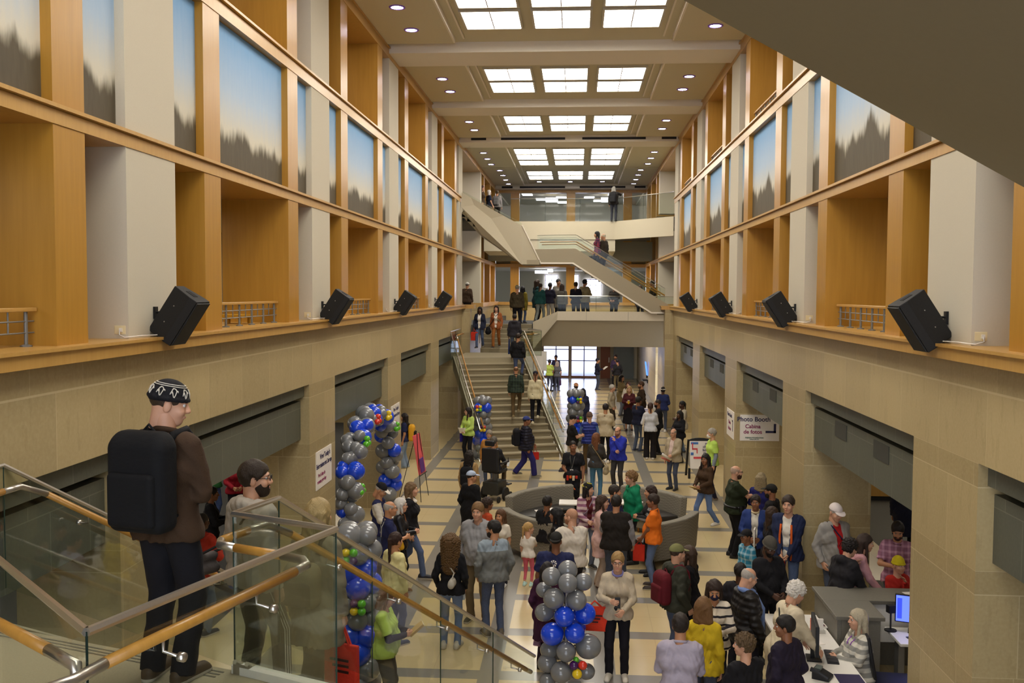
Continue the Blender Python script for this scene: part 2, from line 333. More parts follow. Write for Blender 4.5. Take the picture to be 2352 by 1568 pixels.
def window(x0,x1,z0,z1,y,nx,nz,m=BLACKM,glow=6.0,w=.04):
    WIN[0]+=1; mb=MB()
    for i in range(nx+1):
        x=x0+(x1-x0)*i/nx; mb.box(x-w/2,x+w/2,y-.05,y,z0,z1)
    for i in range(nz+1):
        z=z0+(z1-z0)*i/nz; mb.box(x0,x1,y-.05,y,z-w/2,z+w/2)
    o=struct(f'window_{WIN[0]}',mb,m); MB().box(x0,x1,y-.01,y,z0,z1).build('daylit_pane',emit('daylit glass','dfe6ff',glow),o); return o
VIO=mat('violet grey frame','6a55a0',.5)
window(-2.1,-1.28,5.05,6.5,63.5,2,4,VIO,9); window(-.32,.1,5.3,6.5,63.5,1,3,VIO,5); window(.5,1.6,5.1,6.2,63.5,3,3,VIO,9)
for x in (-1.45,.25,1.75): window(x-.42,x+.42,9.0,9.95,63.5,2,1,mat('navy window frame','232a4a',.5),2.5,.07)
for i,(x,z) in enumerate(((-1.95,6.42),)):
    t=thing('box_light','bright white box light hanging over the far bridge','ceiling light',(x,57,6.66)); MB().box(-.55,.2,-.2,.2,-.2,-.04).build('diffuser',LITE,t); MB().box(.2,.5,-.2,.2,-.12,.03).build('upper_diffuser',emit('office panel bright','eef0ff',5.0),t)
# lobby: doors, side walls, back
def lobby_door(x0,x1,n):
    o=struct(f'door_{n}',MB().box(x0-.05,x0,59.75,59.85,0,2.7).box(x1,x1+.05,59.75,59.85,0,2.7).box(x0,x1,59.75,59.85,2.6,2.7).box(x0,x1,59.75,59.85,0,.12),mat('bronze door frame','9a6a52',.4,.2))
    xm=(x0+x1)/2; MB().box(xm-.03,xm+.03,59.77,59.83,.1,2.6).box(x0,x1,59.77,59.83,1.05,1.1).box(x0,x1,59.77,59.83,1.75,1.8).build('door_rail',VIO,o)
    MB().box(x0,x1,59.79,59.81,.12,2.6).build('pane',glass('door glass','f2f4ff'),o)
lobby_door(-2.05,-.5,1); lobby_door(-.3,1.25,2)
mb=MB(); mb.box(-4.6,-2.1,59.7,60,0,2.9).box(-.45,-.35,59.7,60,0,2.9).box(1.3,4,59.7,60,0,2.9).box(-4.6,4,59.7,60,2.7,3.6); trim(mb,PLAST)
o=struct('door_3',MB().box(1.5,2.1,59.6,59.7,0,2.6),mat('red brown door veneer','8a4c32',.4,0,.1,4)); MB().box(2.0,2.04,59.55,59.6,1.0,1.3).build('door_handle',STEEL,o)
mb=MB(); mb.box(2.3,3.55,59.55,59.69,0,2.6); trim(mb,mat('blue grey glass wall','7d8688',.25,0,.1,3))
mb=MB(); mb.box(3.75,4.05,45.6,59.6,0,3.6); trim(mb,PIERS); mb=MB(); mb.box(3.75,4.05,38.95,44.3,0,3.6); trim(mb,PIERS)
mb=MB(); mb.box(-4.9,-4.6,38.5,60,0,3.6); trim(mb,PIERS)
mb=MB(); mb.box(-4.6,13,45,60,3.3,3.6); mb.box(-4.6,13,54,60,2.75,2.9); struct('ceiling',mb,CEIL)
mb=MB(); mb.box(-40,40,60.2,120,-.35,-.02); struct('floor_4',mb,mat('pale pavement outside','c2c4c8',.8))
for y0,y1 in ((38.3,39.3),(43.5,46.5)):
    WIN[0]+=1; o=struct(f'window_{WIN[0]}',MB().box(5.0,5.06,y0,y0+.05,0,3).box(5.0,5.06,y1-.05,y1,0,3),VIO); MB().box(5.02,5.03,y0,y1,0,3).build('daylit_pane',emit('daylit glass','dfe6ff',5.0),o)
# bridge on level two
mb=MB(); mb.box(-.8,3.9,38.46,38.62,4.2,4.56); trim(mb,mat('bridge parapet plaster','cdc3ae',.8,0,.03)); mb=MB(); mb.box(.38,.39,38.455,38.46,4.2,4.56).box(2.05,2.06,38.455,38.46,4.2,4.56); trim(mb,GREYM)
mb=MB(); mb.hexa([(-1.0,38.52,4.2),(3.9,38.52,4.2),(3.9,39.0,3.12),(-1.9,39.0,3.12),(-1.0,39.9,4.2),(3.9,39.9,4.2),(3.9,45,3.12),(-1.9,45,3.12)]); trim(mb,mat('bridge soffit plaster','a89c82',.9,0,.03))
mb=MB(); mb.box(-4,4,39.9,45,3.7,4.0); struct('floor',mb,DARKC)
mb=MB(); mb.box(-1.7,4,38.95,39.95,3.75,4.0); struct('floor',mb,DARKC)
mb=MB(); mb.prism([(-.76,38.46,4.56),(-1.75,38.2,4.14),(-1.75,38.2,3.0),(-1.5,38.25,3.35),(-.8,38.46,4.2)],(0,.12,0)); trim(mb,WHITEP)
def glass_run(name,label,pts,z0,h,cap=.018,capm=STEEL,posts=True,n=None):
    """glass guard along pts (list of (x,y,zbase))"""
    t=thing(name,label,'glass railing',pts[0]); o=pts[0]
    L=lambda p:(p[0]-o[0],p[1]-o[1],p[2]-o[2])
    for a,b in zip(pts[:-1],pts[1:]):
        a=Vector(L(a));b=Vector(L(b)); k=max(1,round((b-a).length/1.6)) if n is None else n
        d=b-a; hz=Vector((d.x,d.y,0)).normalized(); nn=Vector((-hz.y,hz.x,0))*.006
        for i in range(k):
            p=a+d*(i/k)+hz*.008; q=a+d*((i+1)/k)-hz*.008
            up0=Vector((0,0,z0)); up=Vector((0,0,z0+h))
            MB().hexa([p-nn+up0,q-nn+up0,q+nn+up0,p+nn+up0,p-nn+up,q-nn+up,q+nn+up,p+nn+up]).build('glass_panel',GLASS,t)
            MB().tube([p-hz*.008+up0,p-hz*.008+up],.006,4).build('glass_edge',mat('green glass edge','2f4038',.2),t)
    MB().tube([Vector(L(p))+Vector((0,0,z0+h)) for p in pts],cap,6).build('cap_rail',capm,t)
    return t
glass_run('glass_railing','glass railing with thin cap on the light parapet of the far bridge',[(-.8,38.56,4.0),(3.9,38.56,4.0)],.56,.62)
glass_run('glass_railing','glass railing along the edge of the top balcony',[(-3.2,46.0,8.7),(1.76,46.0,8.7),(4.27,43.0,8.7)],.02,1.08,.02)
# scissor stair at the far end: lower flight
Y1=38.32
STR=mat('taupe stair stringer','9a8f79',.8,0,.03,30)
t=thing('stair_flight','taupe straight flight with a lit lower edge rising left above the far bridge','staircase',(0,Y1,4))
L=lambda x,z,y=0:(x,y,z-4)
mb=MB(); mb.prism([L(3.62,4.52),L(2.95,4.52),L(-.18,6.49),L(-1.5,6.49),L(-1.69,7.04),L(-.07,7.07),L(3.62,4.86)],(0,.12,0)); mb.build('stringer',STR,t)
mb=MB(); mb.prism([L(3.62,4.5,-.02),L(2.95,4.5,-.02),L(-.18,6.46,-.02),L(-1.5,6.46,-.02),L(-1.5,6.52,-.02),L(-.16,6.52,-.02),L(2.97,4.56,-.02),L(3.62,4.56,-.02)],(0,.05,0)); mb.build('lit_edge_strip',BEAMW,t)  # pale strip paints the light caught along the lower edge
mb=MB(); mb.prism([L(3.62,4.52,.12),L(2.95,4.52,.12),L(-.18,6.49,.12),L(-1.5,6.49,.12),L(-1.5,6.6,.12),L(-.1,6.6,.12),L(3.62,4.6,.12)],(0,1.9,0)); mb.build('soffit',STR,t)
for i in range(13):
    x=3.5-i*.29; z=4.45+.165*(i+1); MB().box(x-.3,x,.12,2.0,z-4-.17,z-4).build('step',TREAD,t)
MB().box(-1.65,-.1,.12,2.0,2.5,2.62).build('landing',TREAD,t)
for yy in (.06,2.05):
    mb=MB(); mb.prism([L(3.5,4.9,yy),L(-.05,7.1,yy),L(-1.6,7.05,yy),L(-1.6,7.6,yy),L(-.05,7.62,yy),L(3.5,5.5,yy)],(0,.012,0)); mb.build('glass_panel',GLASS,t)
    MB().tube([L(3.5,5.5,yy),L(-.05,7.62,yy),L(-1.6,7.6,yy)],.014,6).build('cap_rail',STEEL,t)
    MB().tube([L(3.5,5.22,yy+.1),L(-.05,7.36,yy+.1),L(-1.5,7.34,yy+.1)],.03,8).build('handrail',OAK,t)
# upper flight
t=thing('stair_flight','pale plaster flight rising left from the mid landing to the top balcony','staircase',(0,37.8,4))
mb=MB(); mb.prism([(-2.2,-.05,2.42),(-3.78,-.05,3.58),(-4.55,-.5,4.64),(-4.52,-.5,5.2),(-3.78,-.05,4.79),(-2.2,-.05,3.95)],(0,.14,0)); mb.build('parapet',WHITEP,t)
MB().prism([(-2.2,-.05,2.42),(-2.2,-.05,3.95),(-1.47,.5,2.46)],(.06,.1,0)).build('return_panel',WHITEP,t)
MB().tube([(-2.18,-.06,3.95),(-1.45,.49,2.46)],.03,6).build('lit_edge_strip',BEAMW,t)  # pale tube paints the slanted edge as lit
mb=MB(); mb.prism([(-1.5,.1,2.42),(-2.2,.1,2.42),(-3.78,.1,3.5),(-4.5,.1,4.25),(-4.9,.1,4.55),(-4.9,.1,4.7),(-3.78,.1,3.75),(-2.2,.1,2.6),(-1.5,.1,2.6)],(0,2.0,0)); mb.build('soffit',STR,t)
for i in range(11):
    x=-2.2-i*.24; z=2.6+.19*(i+1); MB().box(x-.26,x,.1,2.1,z-.2,z).build('step',TREAD,t)
mb=MB(); mb.prism([(-2.2,.0,3.95),(-3.78,.0,4.79),(-4.5,-.45,5.2),(-4.5,-.45,5.26),(-3.78,.0,4.9),(-2.2,.0,4.05)],(0,.012,0)); mb.build('glass_panel',GLASS,t)
mb=MB(); mb.box(-14,-4.2,38.5,46.2,8.2,8.7); struct('floor',mb,DARKC)
# near soffit of the flight overhead
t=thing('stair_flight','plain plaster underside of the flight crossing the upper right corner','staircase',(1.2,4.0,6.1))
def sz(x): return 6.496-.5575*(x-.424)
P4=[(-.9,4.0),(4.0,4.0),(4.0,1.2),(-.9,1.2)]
b=[(x-1.2,y-4.0,sz(x)-6.1) for x,y in P4]; MB().hexa(b+[(x,y,z+.35) for x,y,z in b]).build('soffit',mat('soffit plaster with painted shade','93886f',.9,0,.03,30),t)  # plaster colour darkened to carry the shade under the flight
for i in range(16):
    x=3.7-i*.29; MB().box(x-.3-1.2,x-1.2,-2.6,-.15,sz(x)-6.1+.3,sz(x)-6.1+.52).build('step',TREAD,t)
# ================= grand stairs =================
U=(.314,.949); LD=(-.949,.314); RC=(-2.13,5.8)
CAPM=STEEL
def stair(T,far):
    w='far' if far else 'near'
    pt=lambda s,l,z:T(RC[0]+U[0]*s+LD[0]*l,RC[1]+U[1]*s+LD[1]*l,z)
    o=T(-2.4,8.2,0); t=thing('grand_stair','long terrazzo staircase climbing from the hall floor to the far bridge' if far else 'terrazzo staircase in the left foreground going down to the hall floor','staircase',o)
    L=lambda p:(p[0]-o[0],p[1]-o[1],p[2]-o[2])
    def hx(pts,z0,z1,m,name,fl=0):
        a=[L((p[0],p[1],z0)) for p in pts]; b=[L((p[0],p[1],z1)) for p in pts]
        MB().hexa(a+b).build(name,m,t)
    for i in range(1,16):
        z=2.9-.18125*i; a=pt((i-1)*.32-.02,.0,z);b=pt(i*.32+.02,.0,z);c=pt(i*.32+.02,2.45,z);d=pt((i-1)*.32-.02,2.45,z)
        m=MB(); q=[L((p[0],p[1],z-.04)) for p in (a,b,c,d)]; q2=[L((p[0],p[1],z)) for p in (a,b,c,d)]; m.hexa(q+q2)
        b2=pt(i*.32-.01,0,z);c2=pt(i*.32-.01,2.45,z); m.k=1
        m.hexa([L((p[0],p[1],max(0,z-.24))) for p in (a,b2,c2,d)]+[L((p[0],p[1],z-.04)) for p in (a,b2,c2,d)])
        m.k=2
        for e in (.03,.06,.09):
            p1=pt(i*.32+.02-e,.06,z);p2=pt(i*.32+.02-e+.012,.06,z);p3=pt(i*.32+.02-e+.012,2.39,z);p4=pt(i*.32+.02-e,2.39,z)
            if not far: m.hexa([L((p[0],p[1],z-.001)) for p in (p1,p2,p3,p4)]+[L((p[0],p[1],z+.002)) for p in (p1,p2,p3,p4)])
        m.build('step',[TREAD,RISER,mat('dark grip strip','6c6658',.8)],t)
    # landing
    P=[T(*p,0) for p in ((-4.53,6.6),(-2.13,5.8),(-1.38,5.48),(-2.0,3.68),(-2.0,3.0),(-4.53,3.0))]
    m=MB(); m.prism([L((p[0],p[1],2.62)) for p in P],(0,0,.28)); m.build('landing',TREAD,t)
    m=MB()
    for e in (.06,.10,.14):
        q=[pt(-e,.06,2.9),pt(-e+.014,.06,2.9),pt(-e+.014,2.4,2.9),pt(-e,2.4,2.9)]; m.hexa([L((p[0],p[1],2.895)) for p in q]+[L((p[0],p[1],2.903)) for p in q])
    m.build('grip_strip',mat('dark grip strip','6c6658',.8),t)
    # upper flight
    for i in range(6):
        y0=3.0-.3*(i+1);y1=3.0-.3*i;z=2.9+.1833*(i+1)
        p=[T(-3.95,y0,0),T(-1.95,y0,0),T(-1.95,y1+.02,0),T(-3.95,y1+.02,0)]
        m=MB(); m.hexa([L((a[0],a[1],z-.03)) for a in p]+[L((a[0],a[1],z)) for a in p]); m.k=1
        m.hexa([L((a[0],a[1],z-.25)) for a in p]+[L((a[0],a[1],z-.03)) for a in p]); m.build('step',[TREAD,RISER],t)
    # stringers
    for l in (-.07,2.52):
        a=pt(-.05,l-.06,2.9);b=pt(5.0,l-.06,.08);c=pt(5.0,l+.06,.08);d=pt(-.05,l+.06,2.9)
        m=MB(); m.hexa([L((p[0],p[1],max(0.0,p[2]-.42))) for p in (a,b,c,d)]+[L((p[0],p[1],p[2]+.07)) for p in (a,b,c,d)]); m.build('stringer',mat('taupe stringer','7f7560',.7),t)
        for off in (-.045,.045):
            m=MB(); m.tube([L((p[0],p[1],p[2]+.08)) for p in (pt(-.05,l+off,2.9),pt(5.0,l+off,.08))],.016,6); m.build('stringer_edge',mat('pale metal channel','bdb8a2',.4,.4),t)
    q=[T(-1.36,5.42,0),T(-1.36,5.5,0),T(-2.15,5.84,0),T(-2.15,5.76,0)]
    m=MB(); m.hexa([L((p[0],p[1],2.2 if far else 2.6)) for p in q]+[L((p[0],p[1],2.95)) for p in q]); m.build('landing_edge',WHITE,t)
    if far: MB().box(-2.0-o[0],-1.18-o[0],37.9-o[1],37.98-o[1],2.2,2.98).build('landing_edge',WHITE,t)
    # guards
    right=[T(-2.0,3.73,2.9),T(-1.41,5.49,2.9),T(-2.15,5.82,2.9),T(-2.01,6.3,2.9),T(-.46,10.95,.06)]
    left=[T(-4.58,4.5,2.9),T(-4.58,7.3,2.9),T(-3.06,11.8,.06)]
    glass_run('glass_railing',f'clear glass guard with steel cap along the right side of the {w} staircase',right,0,1.0,.02)
    glass_run('glass_railing',f'clear glass guard with steel cap along the left side of the {w} staircase',left,0,1.0,.018)
    def rail(lab,segs):
        o=segs[0][1][0]; t=thing('handrail',lab,'handrail',o); Lr=lambda p:(p[0]-o[0],p[1]-o[1],p[2]-o[2])
        for kind,pts in segs:
            MB().tube([Lr(p) for p in pts],.027 if kind!='m' else .026,12).build('wood_grip' if kind=='w' else 'metal_bend',OAK if kind=='w' else STEEL,t,True)
            if kind=='w' and (Vector(pts[-1])-Vector(pts[0])).length>1:
                n=max(2,int((Vector(pts[-1])-Vector(pts[0])).length/.95))
                for i in range(n):
                    f=(i+.5)/n; p=Vector(Lr(pts[0])).lerp(Vector(Lr(pts[-1])),f); sd=segs_side
                    m=MB(); m.tube([p,p+Vector((0,0,-.075)),p+Vector((sd[0]*.09,sd[1]*.09,-.085))],.008,6); q=p+Vector((sd[0]*.09,sd[1]*.09,-.085)); m.tube([q,q+Vector((sd[0]*.03,sd[1]*.03,0))],.022,10); m.build('bracket',STEEL,t,True)
        return t
    sg=-1 if far else 1
    segs_side=(.949,-.314*sg)
    rail(f'round oak handrail with steel bends on the right side of the {w} staircase',[('m',[T(-2.13,3.45,3.73),T(-2.0,3.62,3.74),T(-1.95,3.78,3.75)]),('w',[T(-1.95,3.78,3.75),T(-1.55,5.13,3.75)]),('m',[T(-1.55,5.13,3.75),T(-1.52,5.26,3.75),T(-1.57,5.36,3.75),T(-1.72,5.44,3.75)]),('w',[T(-1.72,5.44,3.75),T(-2.05,5.58,3.75)]),('m',[T(-2.05,5.58,3.75),T(-2.17,5.64,3.75),T(-2.2,5.74,3.75)]),('w',[T(-2.2,5.74,3.75),T(-2.12,6.0,3.75)]),('m',[T(-2.12,6.0,3.75),T(-2.06,6.2,3.74),T(-1.98,6.45,3.62)]),('w',[T(-1.98,6.45,3.62),T(-.55,10.75,.98)]),('m',[T(-.55,10.75,.98),T(-.5,10.88,.9)])])
    segs_side=(-.949,.314*sg)
    rail(f'round oak handrail with steel bends on the left side of the {w} staircase',[('w',[T(-4.4,5.0,3.75),T(-4.4,7.0,3.75)]),('m',[T(-4.4,7.0,3.75),T(-4.38,7.2,3.75),T(-4.31,7.45,3.64)]),('w',[T(-4.31,7.45,3.64),T(-2.98,11.5,1.08)])])
    return t
stair(lambda x,y,z:(x,y,z),False)
stair(lambda x,y,z:(x+.1,41.06-y,z),True)
glass_run('glass_railing','short glass guard turning back at the lower left corner of the near landing',[(-2.0,3.73,2.9),(-3.0,4.72,2.9)],0,1.0,.02)
t=thing('handrail','short oak handrail with a dark steel end behind the glass at the lower left corner','handrail',(-3.0,4.45,3.74)); MB().tube([(0,0,0),(.72,-.52,0)],.028,12).build('wood_grip',OAK,t,True); MB().tube([(.72,-.52,0),(.93,-.68,0),(.95,-.7,-.12)],.027,12).build('metal_bend',STEEL,t,True)
mb=MB(); mb.box(-12,10,-3,1.2,3.7,4.0); struct('floor',mb,DARKC)
mb=MB(); mb.box(-5.6,-4.5,2.5,6.9,2.55,2.9); struct('floor',mb,TREAD)
# ================= gallery railings, murals, speakers =================
def niche_rail(side,x,y0,y1,z,lab,grp,h=.34):
    t=thing('niche_railing',lab,'railing',(x,(y0+y1)/2,z),group=grp); w=(y1-y0)/2
    MB().box(-.035,.035,-w,w,h-.035,h).build('wood_cap',WOODL,t,bevel=.006)
    for zz in (.12,.22): MB().tube([(0,-w,zz),(0,w,zz)],.008,6).build('mid_rail',GREYM,t)
    n=6
    for i in range(n):
        y=-w+.12+(2*w-.24)*i/(n-1)
        m=MB(); m.tube([(0,y,0),(0,y,h-.03)],.017,8); m.lathe([(.05,0),(.05,.012),(.02,.02)],(0,y,0),12); m.build('post',GREYM,t)
        if i<n-1:
            y2=y+(2*w-.24)/(n-1)/2; MB().tube([(0,y2,.12),(0,y2,h-.03)],.008,6).build('baluster',GREYM,t)
for side,x in (('left',-4.78),('right',4.0)):
    for i,(a,b) in enumerate(((4.95,8.4),(11.8,15.22),(18.64,22.06),(25.5,28.95),(32.4,35.85))):
        niche_rail(side,x,a+.3,b-.29,4.81,f'low wood capped grey railing in the {side} lower gallery opening, {ORD[i]} from the camera','lower gallery railings')
for i,(a,b) in enumerate(((18.64,22.06),(25.5,28.95),(32.4,35.85))):
    niche_rail('right',3.92,a+.3,b-.29,9.04,f'low railing in the right upper gallery opening, {ORD[i]} from the camera','upper gallery railings',.28)
def mural_mat(side):
    t=NT('soft sky mural '+side); v=t.coord(); x=t.xyz(v); n=t.noise(t.mapping(v,(1,1,.0)),1.3,3); n2=t.noise(t.mapping(v,(1,1,.25)),5,4); n3=t.noise(t.mapping(v,(6,6,1)),3,3)
    h=t.math('ADD',x[2],t.math('MULTIPLY',t.math('SUBTRACT',n,.5),-.5 if side=='left' else -1.3)); h=t.math('ADD',h,t.math('MULTIPLY',t.math('SUBTRACT',n2,.5),-.5))
    sky=t.ramp(t.math('ADD',t.math('DIVIDE',x[2],1.9),t.math('MULTIPLY',n3,.12)),[(.0,'cdbf9c'),(.35,'c9c4b4'),(.62,'a3b7cc'),(1,'6f9cc8')])
    gr=t.mix(n3,lin('453c2c'),lin('5a503c'))
    e=t.n('ShaderNodeMapRange',interpolation_type='SMOOTHSTEP'); t.l(h,e.inputs[0]); b=.42 if side=='left' else .62; e.inputs[1].default_value=b-.09; e.inputs[2].default_value=b+.12; e.clamp=True
    return t.bsdf(t.mix(e.outputs[0],gr,sky),.7)
for side,X,s in (('left',XL,-1),('right',XR,1)):
    MM=mural_mat(side); w=n=0
    ed=[]
    for i,y in enumerate(POST):
        p=PIL[(i+1)//2]
        if i%2: ed.append((y+.27,p-.59,0))
        else: ed.append((p+.6,y-.27,0)); ed.append((y+.27,POST[i+1]-.27,1))
    for e in ed:
        if not e or e[1]<6.5: continue
        if e[2]: lab=f'wide blue sky mural panel on the {side} wall, {ORD[w]} wide one from the camera'; w+=1
        else: lab=f'narrow mural strip beside a grey pilaster on the {side} wall, {ORD[n]} strip from the camera'; n+=1
        c=(e[0]+e[1])/2
        t=thing('mural_panel',lab,'mural',(X+s*.3,c,6.935),group=f'{side} wall mural panels')
        MB().box(-s*.2,0,e[0]-c,e[1]-c,0,1.88).build('canvas',MM,t)
        if e[2]: MB().box(-s*.21,-s*.205,-.02,.02,0.02,.05).build('picture_hook',STEEL,t)
SPK=mat('black speaker cabinet','121110',.7,0,.25,90,.15); GRL=mat('speaker grille','121212',.6,0,.3,160,.2)
def speaker(side,y,lab):
    s=1 if side=='left' else -1; xw=XL if s>0 else XR
    t=thing('loudspeaker',lab,'loudspeaker',(xw+s*.27,y,5.03),group='wall loudspeakers'); R=Matrix.Rotation(s*math.radians(33),4,'Y'); F=Matrix.Scale(s,4,(1,0,0))
    def put(m,name,ma,**k): m.rot(0,R@F if s<0 else R); return m.build(name,ma,t,**k)
    m=MB(); m.prism([(-.17,-.115,-.28),(.06,-.185,-.28),(.15,-.185,-.28),(.15,.185,-.28),(.06,.185,-.28),(-.17,.115,-.28)],(0,0,.56)); put(m,'cabinet',SPK,bevel=.008)
    m=MB(); m.box(.15,.168,-.175,.175,-.265,.265); put(m,'grille',GRL,bevel=.006)
    m=MB(); m.box(-.06,.05,-.05,.05,.279,.284); put(m,'handle_recess',mat('dark recess','070707',.9))
    for zz in (-.1,.1):
        m=MB(); m.ball((-.05,-.15,zz),.008,6,4); put(m,'screw',STEEL)
    m=MB(); m.box(-.05,.1,-.05,.05,-.285,-.28); put(m,'bottom_plate',WHITE)
    m=MB(); m.box(-s*.27,-s*.245,-.035,.035,-.03,.10); m.build('wall_plate',BLACKM,t); m=MB(); m.tube([(-s*.25,0,.04),(-s*.12,0,.04)],.012,8); m.build('bracket_arm',BLACKM,t)
    oz=Vector((xw+s*-.09,y-.605,4.9))
    o=thing('wall_outlet',f'cream power outlet plate below the {lab.split(" loudspeaker on ")[1]} loudspeaker','outlet',oz,group='outlet plates on the pilasters')
    MB().box(-.06,.06,-.008,0,-.045,.045).build('cover_plate',CREAM,o,bevel=.004); MB().box(.0,.03,-.03,-.008,-.02,.02).build('plug',WHITE,o)
    p=[oz+Vector((.01,-.03,0)),oz+Vector((.015,-.05,-.05)),oz+Vector((s*.06,-.03,-.075)),Vector((xw+s*.03,y-.6,4.83)),Vector((xw+s*.06,y-.45,4.835)),Vector((xw+s*.1,y-.1,4.83)),Vector((xw+s*.14,y,4.83))]
    cb=MB().tube([q-p[0] for q in p],.007,6).build('power_cable',WHITE,None,True); cb.location=p[0]; tag(cb,f'white cable running along the ledge to the {lab.split(" loudspeaker on ")[1]} loudspeaker','cable','speaker cables')
for side in ('left','right'):
    for i,y in enumerate((10.09,16.92,23.78,30.6)): speaker(side,y,f'tilted black loudspeaker on {side} wall {["nearest the camera","second","third","farthest"][i]}')
# ================= signs =================
PAPER=mat('white sign board','e6e0d8',.5,0,.02); NAVY=mat('navy ink','2a2850',.6); PLUM=mat('plum ink','8a2c5c',.6)
RL=(PI/2,0,PI/2); RR=(PI/2,0,-PI/2); RF=(PI/2,0,0)
for n,(y0,y1,lab) in enumerate(((16.45,17.5,'white event sign on the left pillar just before the balloon arch'),(23.29,24.4,'white event sign on the left pillar just after the balloon arch'))):
    t=thing('wall_sign',lab,'sign',(XL,(y0+y1)/2,2.12)); w=(y1-y0)/2
    MB().box(0,.012,-w,w,-.34,.34).build('board',PAPER,t)
    for i,(b,c,sz,z,yy) in enumerate((("View Today's",NAVY,.13,.22,.06),('Entertainment Lineup',NAVY,.118,.07,0),('Vea la lista de',PLUM,.085,-.10,-.17),('eventos para hoy',PLUM,.085,-.21,-.17))):
        text(b,sz,(.014,yy,z),RL,c,t,bold=.004)
t=thing('wall_sign','narrow white photo booth sign seen edge on along the right pillar','sign',(XR,23.68,2.12)); MB().box(-.012,0,-.52,.52,-.33,.33).build('board',PAPER,t)
for b,c,sz,z in (('Photo Booth',NAVY,.13,.2),('Cabina',PLUM,.12,.02),('de fotos',PLUM,.12,-.13)): text(b,sz,(-.014,.08,z),RR,c,t,bold=.003)
MB().box(-.016,-.012,-.42,-.37,-.15,.12).box(-.016,-.012,-.42,-.3,.08,.12).build('arrow',NAVY,t)
t=thing('wall_sign','large white Photo Booth sign facing the camera under the right lintel','sign',(4.36,22.92,2.12)); MB().box(-.46,.46,-.012,0,-.31,.31).build('board',PAPER,t)
for b,c,sz,z,x in (('Photo Booth',NAVY,.15,.2,-.14),('Cabina',PLUM,.13,.03,-.16),('de fotos',PLUM,.13,-.1,-.16),('FRIENDS FOUNDATION',mat('grey ink','6a7a70',.6),.04,-.24,-.12),('PUBLIC LIBRARY',mat('grey ink','6a7a70',.6),.03,-.28,-.12)): text(b,sz,(x,-.014,z),RF,c,t,bold=.003)
MB().box(.33,.385,-.016,-.012,-.12,.1).box(.14,.385,-.016,-.012,-.12,-.07).build('arrow',NAVY,t)
# A-frame sign
t=thing('sandwich_board','black sandwich board with a white red chair book shop poster','sign',(3.57,27.7,0),rz=math.radians(4))
m=MB(); pr=[(-.36,0),(.36,0),(.36,1.05)]+[(.36*math.cos(a),1.05+.1*math.sin(a)) for a in np.linspace(.2,PI-.2,9)]+[(-.36,1.05)]; m.prism([(x,-.24+z*.16,z) for x,z in pr if z>.22]+[],(0,.03,0)); m.build('front_panel',BLACKP,t)
for x in (-.33,.33): MB().box(x-.03,x+.03,-.26,-.19,0,.3).build('leg',BLACKP,t); MB().hexa([(x-.03,.26,0),(x+.03,.26,0),(x+.03,.3,0),(x-.03,.3,0),(x-.03,-.06,1.1),(x+.03,-.06,1.1),(x+.03,-.03,1.1),(x-.03,-.03,1.1)]).build('rear_leg',BLACKP,t)
ps=MB(); ps.hexa([(-.3,-.212,.28),(.3,-.212,.28),(.3,-.2,.28),(-.3,-.2,.28),(-.3,-.089,1.06),(.3,-.089,1.06),(.3,-.077,1.06),(-.3,-.077,1.06)]); ps=ps.build('poster',PAPER,t)
al=math.atan(.16); ry=lambda z:-.252+.16*z
for b,z in (('red',.99),('chair',.90),('book',.81),('shop',.72)): text(b,.105,(.28,ry(z)-.014,z),(PI/2-al,0,0),NAVY,ps,align='RIGHT',bold=.002)
REDI=mat('red poster ink','cf4a52',.6); BLUI=mat('blue poster ink','4a78c0',.6)
m=MB(); m.box(-.24,-.08,ry(.9)-.02,ry(.9),.80,.86).box(-.24,-.21,ry(.9)-.02,ry(.9),.68,1.0).box(-.11,-.08,ry(.8)-.02,ry(.8),.68,.82); m.build('chair_print',REDI,ps); MB().box(-.27,-.06,ry(1.0)-.016,ry(1.0),.97,1.03).box(-.28,-.2,ry(.7)-.016,ry(.7),.66,.74).build('blue_print',BLUI,ps)
MB().hexa([(-.2,ry(.56)-.014,.56),(.3,ry(.56)-.014,.56),(.3,ry(.56),.56),(-.2,ry(.56),.56),(-.2,ry(.62)-.014,.62),(.3,ry(.62)-.014,.62),(.3,ry(.62),.62),(-.2,ry(.62),.62)]).build('red_band',REDI,ps)
# easel with coral poster
t=thing('easel','coral and purple poster on a thin black tripod easel beside the left pillar','easel',(-4.05,24.1,0))
for pts in (((-.5,.15,0),(-.02,-.02,1.75)),((.16,-.42,0),(.0,-.1,1.7)),((.22,.42,0),(.02,.12,1.7))): MB().tube(pts,.01,6).build('leg',BLACKM,t)
MB().hexa([(.08,-.3,.66),(.15,.3,.66),(.17,.3,.66),(.10,-.3,.66),(-.08,-.3,1.66),(-.01,.3,1.66),(.01,.3,1.66),(-.06,-.3,1.66)]).build('poster',mat('coral poster','d8575c',.6),t)
MB().hexa([(.115,-.16,.7),(.145,.2,.7),(.165,.2,.7),(.135,-.16,.7),(.065,-.16,1.05),(.095,.2,1.05),(.115,.2,1.05),(.085,-.16,1.05)]).build('purple_block',mat('purple ink','5a2a78',.6),t)
MB().hexa([(-.055,-.28,1.52),(-.03,-.1,1.52),(-.02,-.1,1.52),(-.045,-.28,1.52),(-.075,-.28,1.64),(-.05,-.1,1.64),(-.04,-.1,1.64),(-.065,-.28,1.64)]).build('purple_corner',mat('purple ink','5a2a78',.6),t)
MB().tube([(.12,-.32,.65),(.19,.32,.65)],.012,6).build('ledge',BLACKM,t)
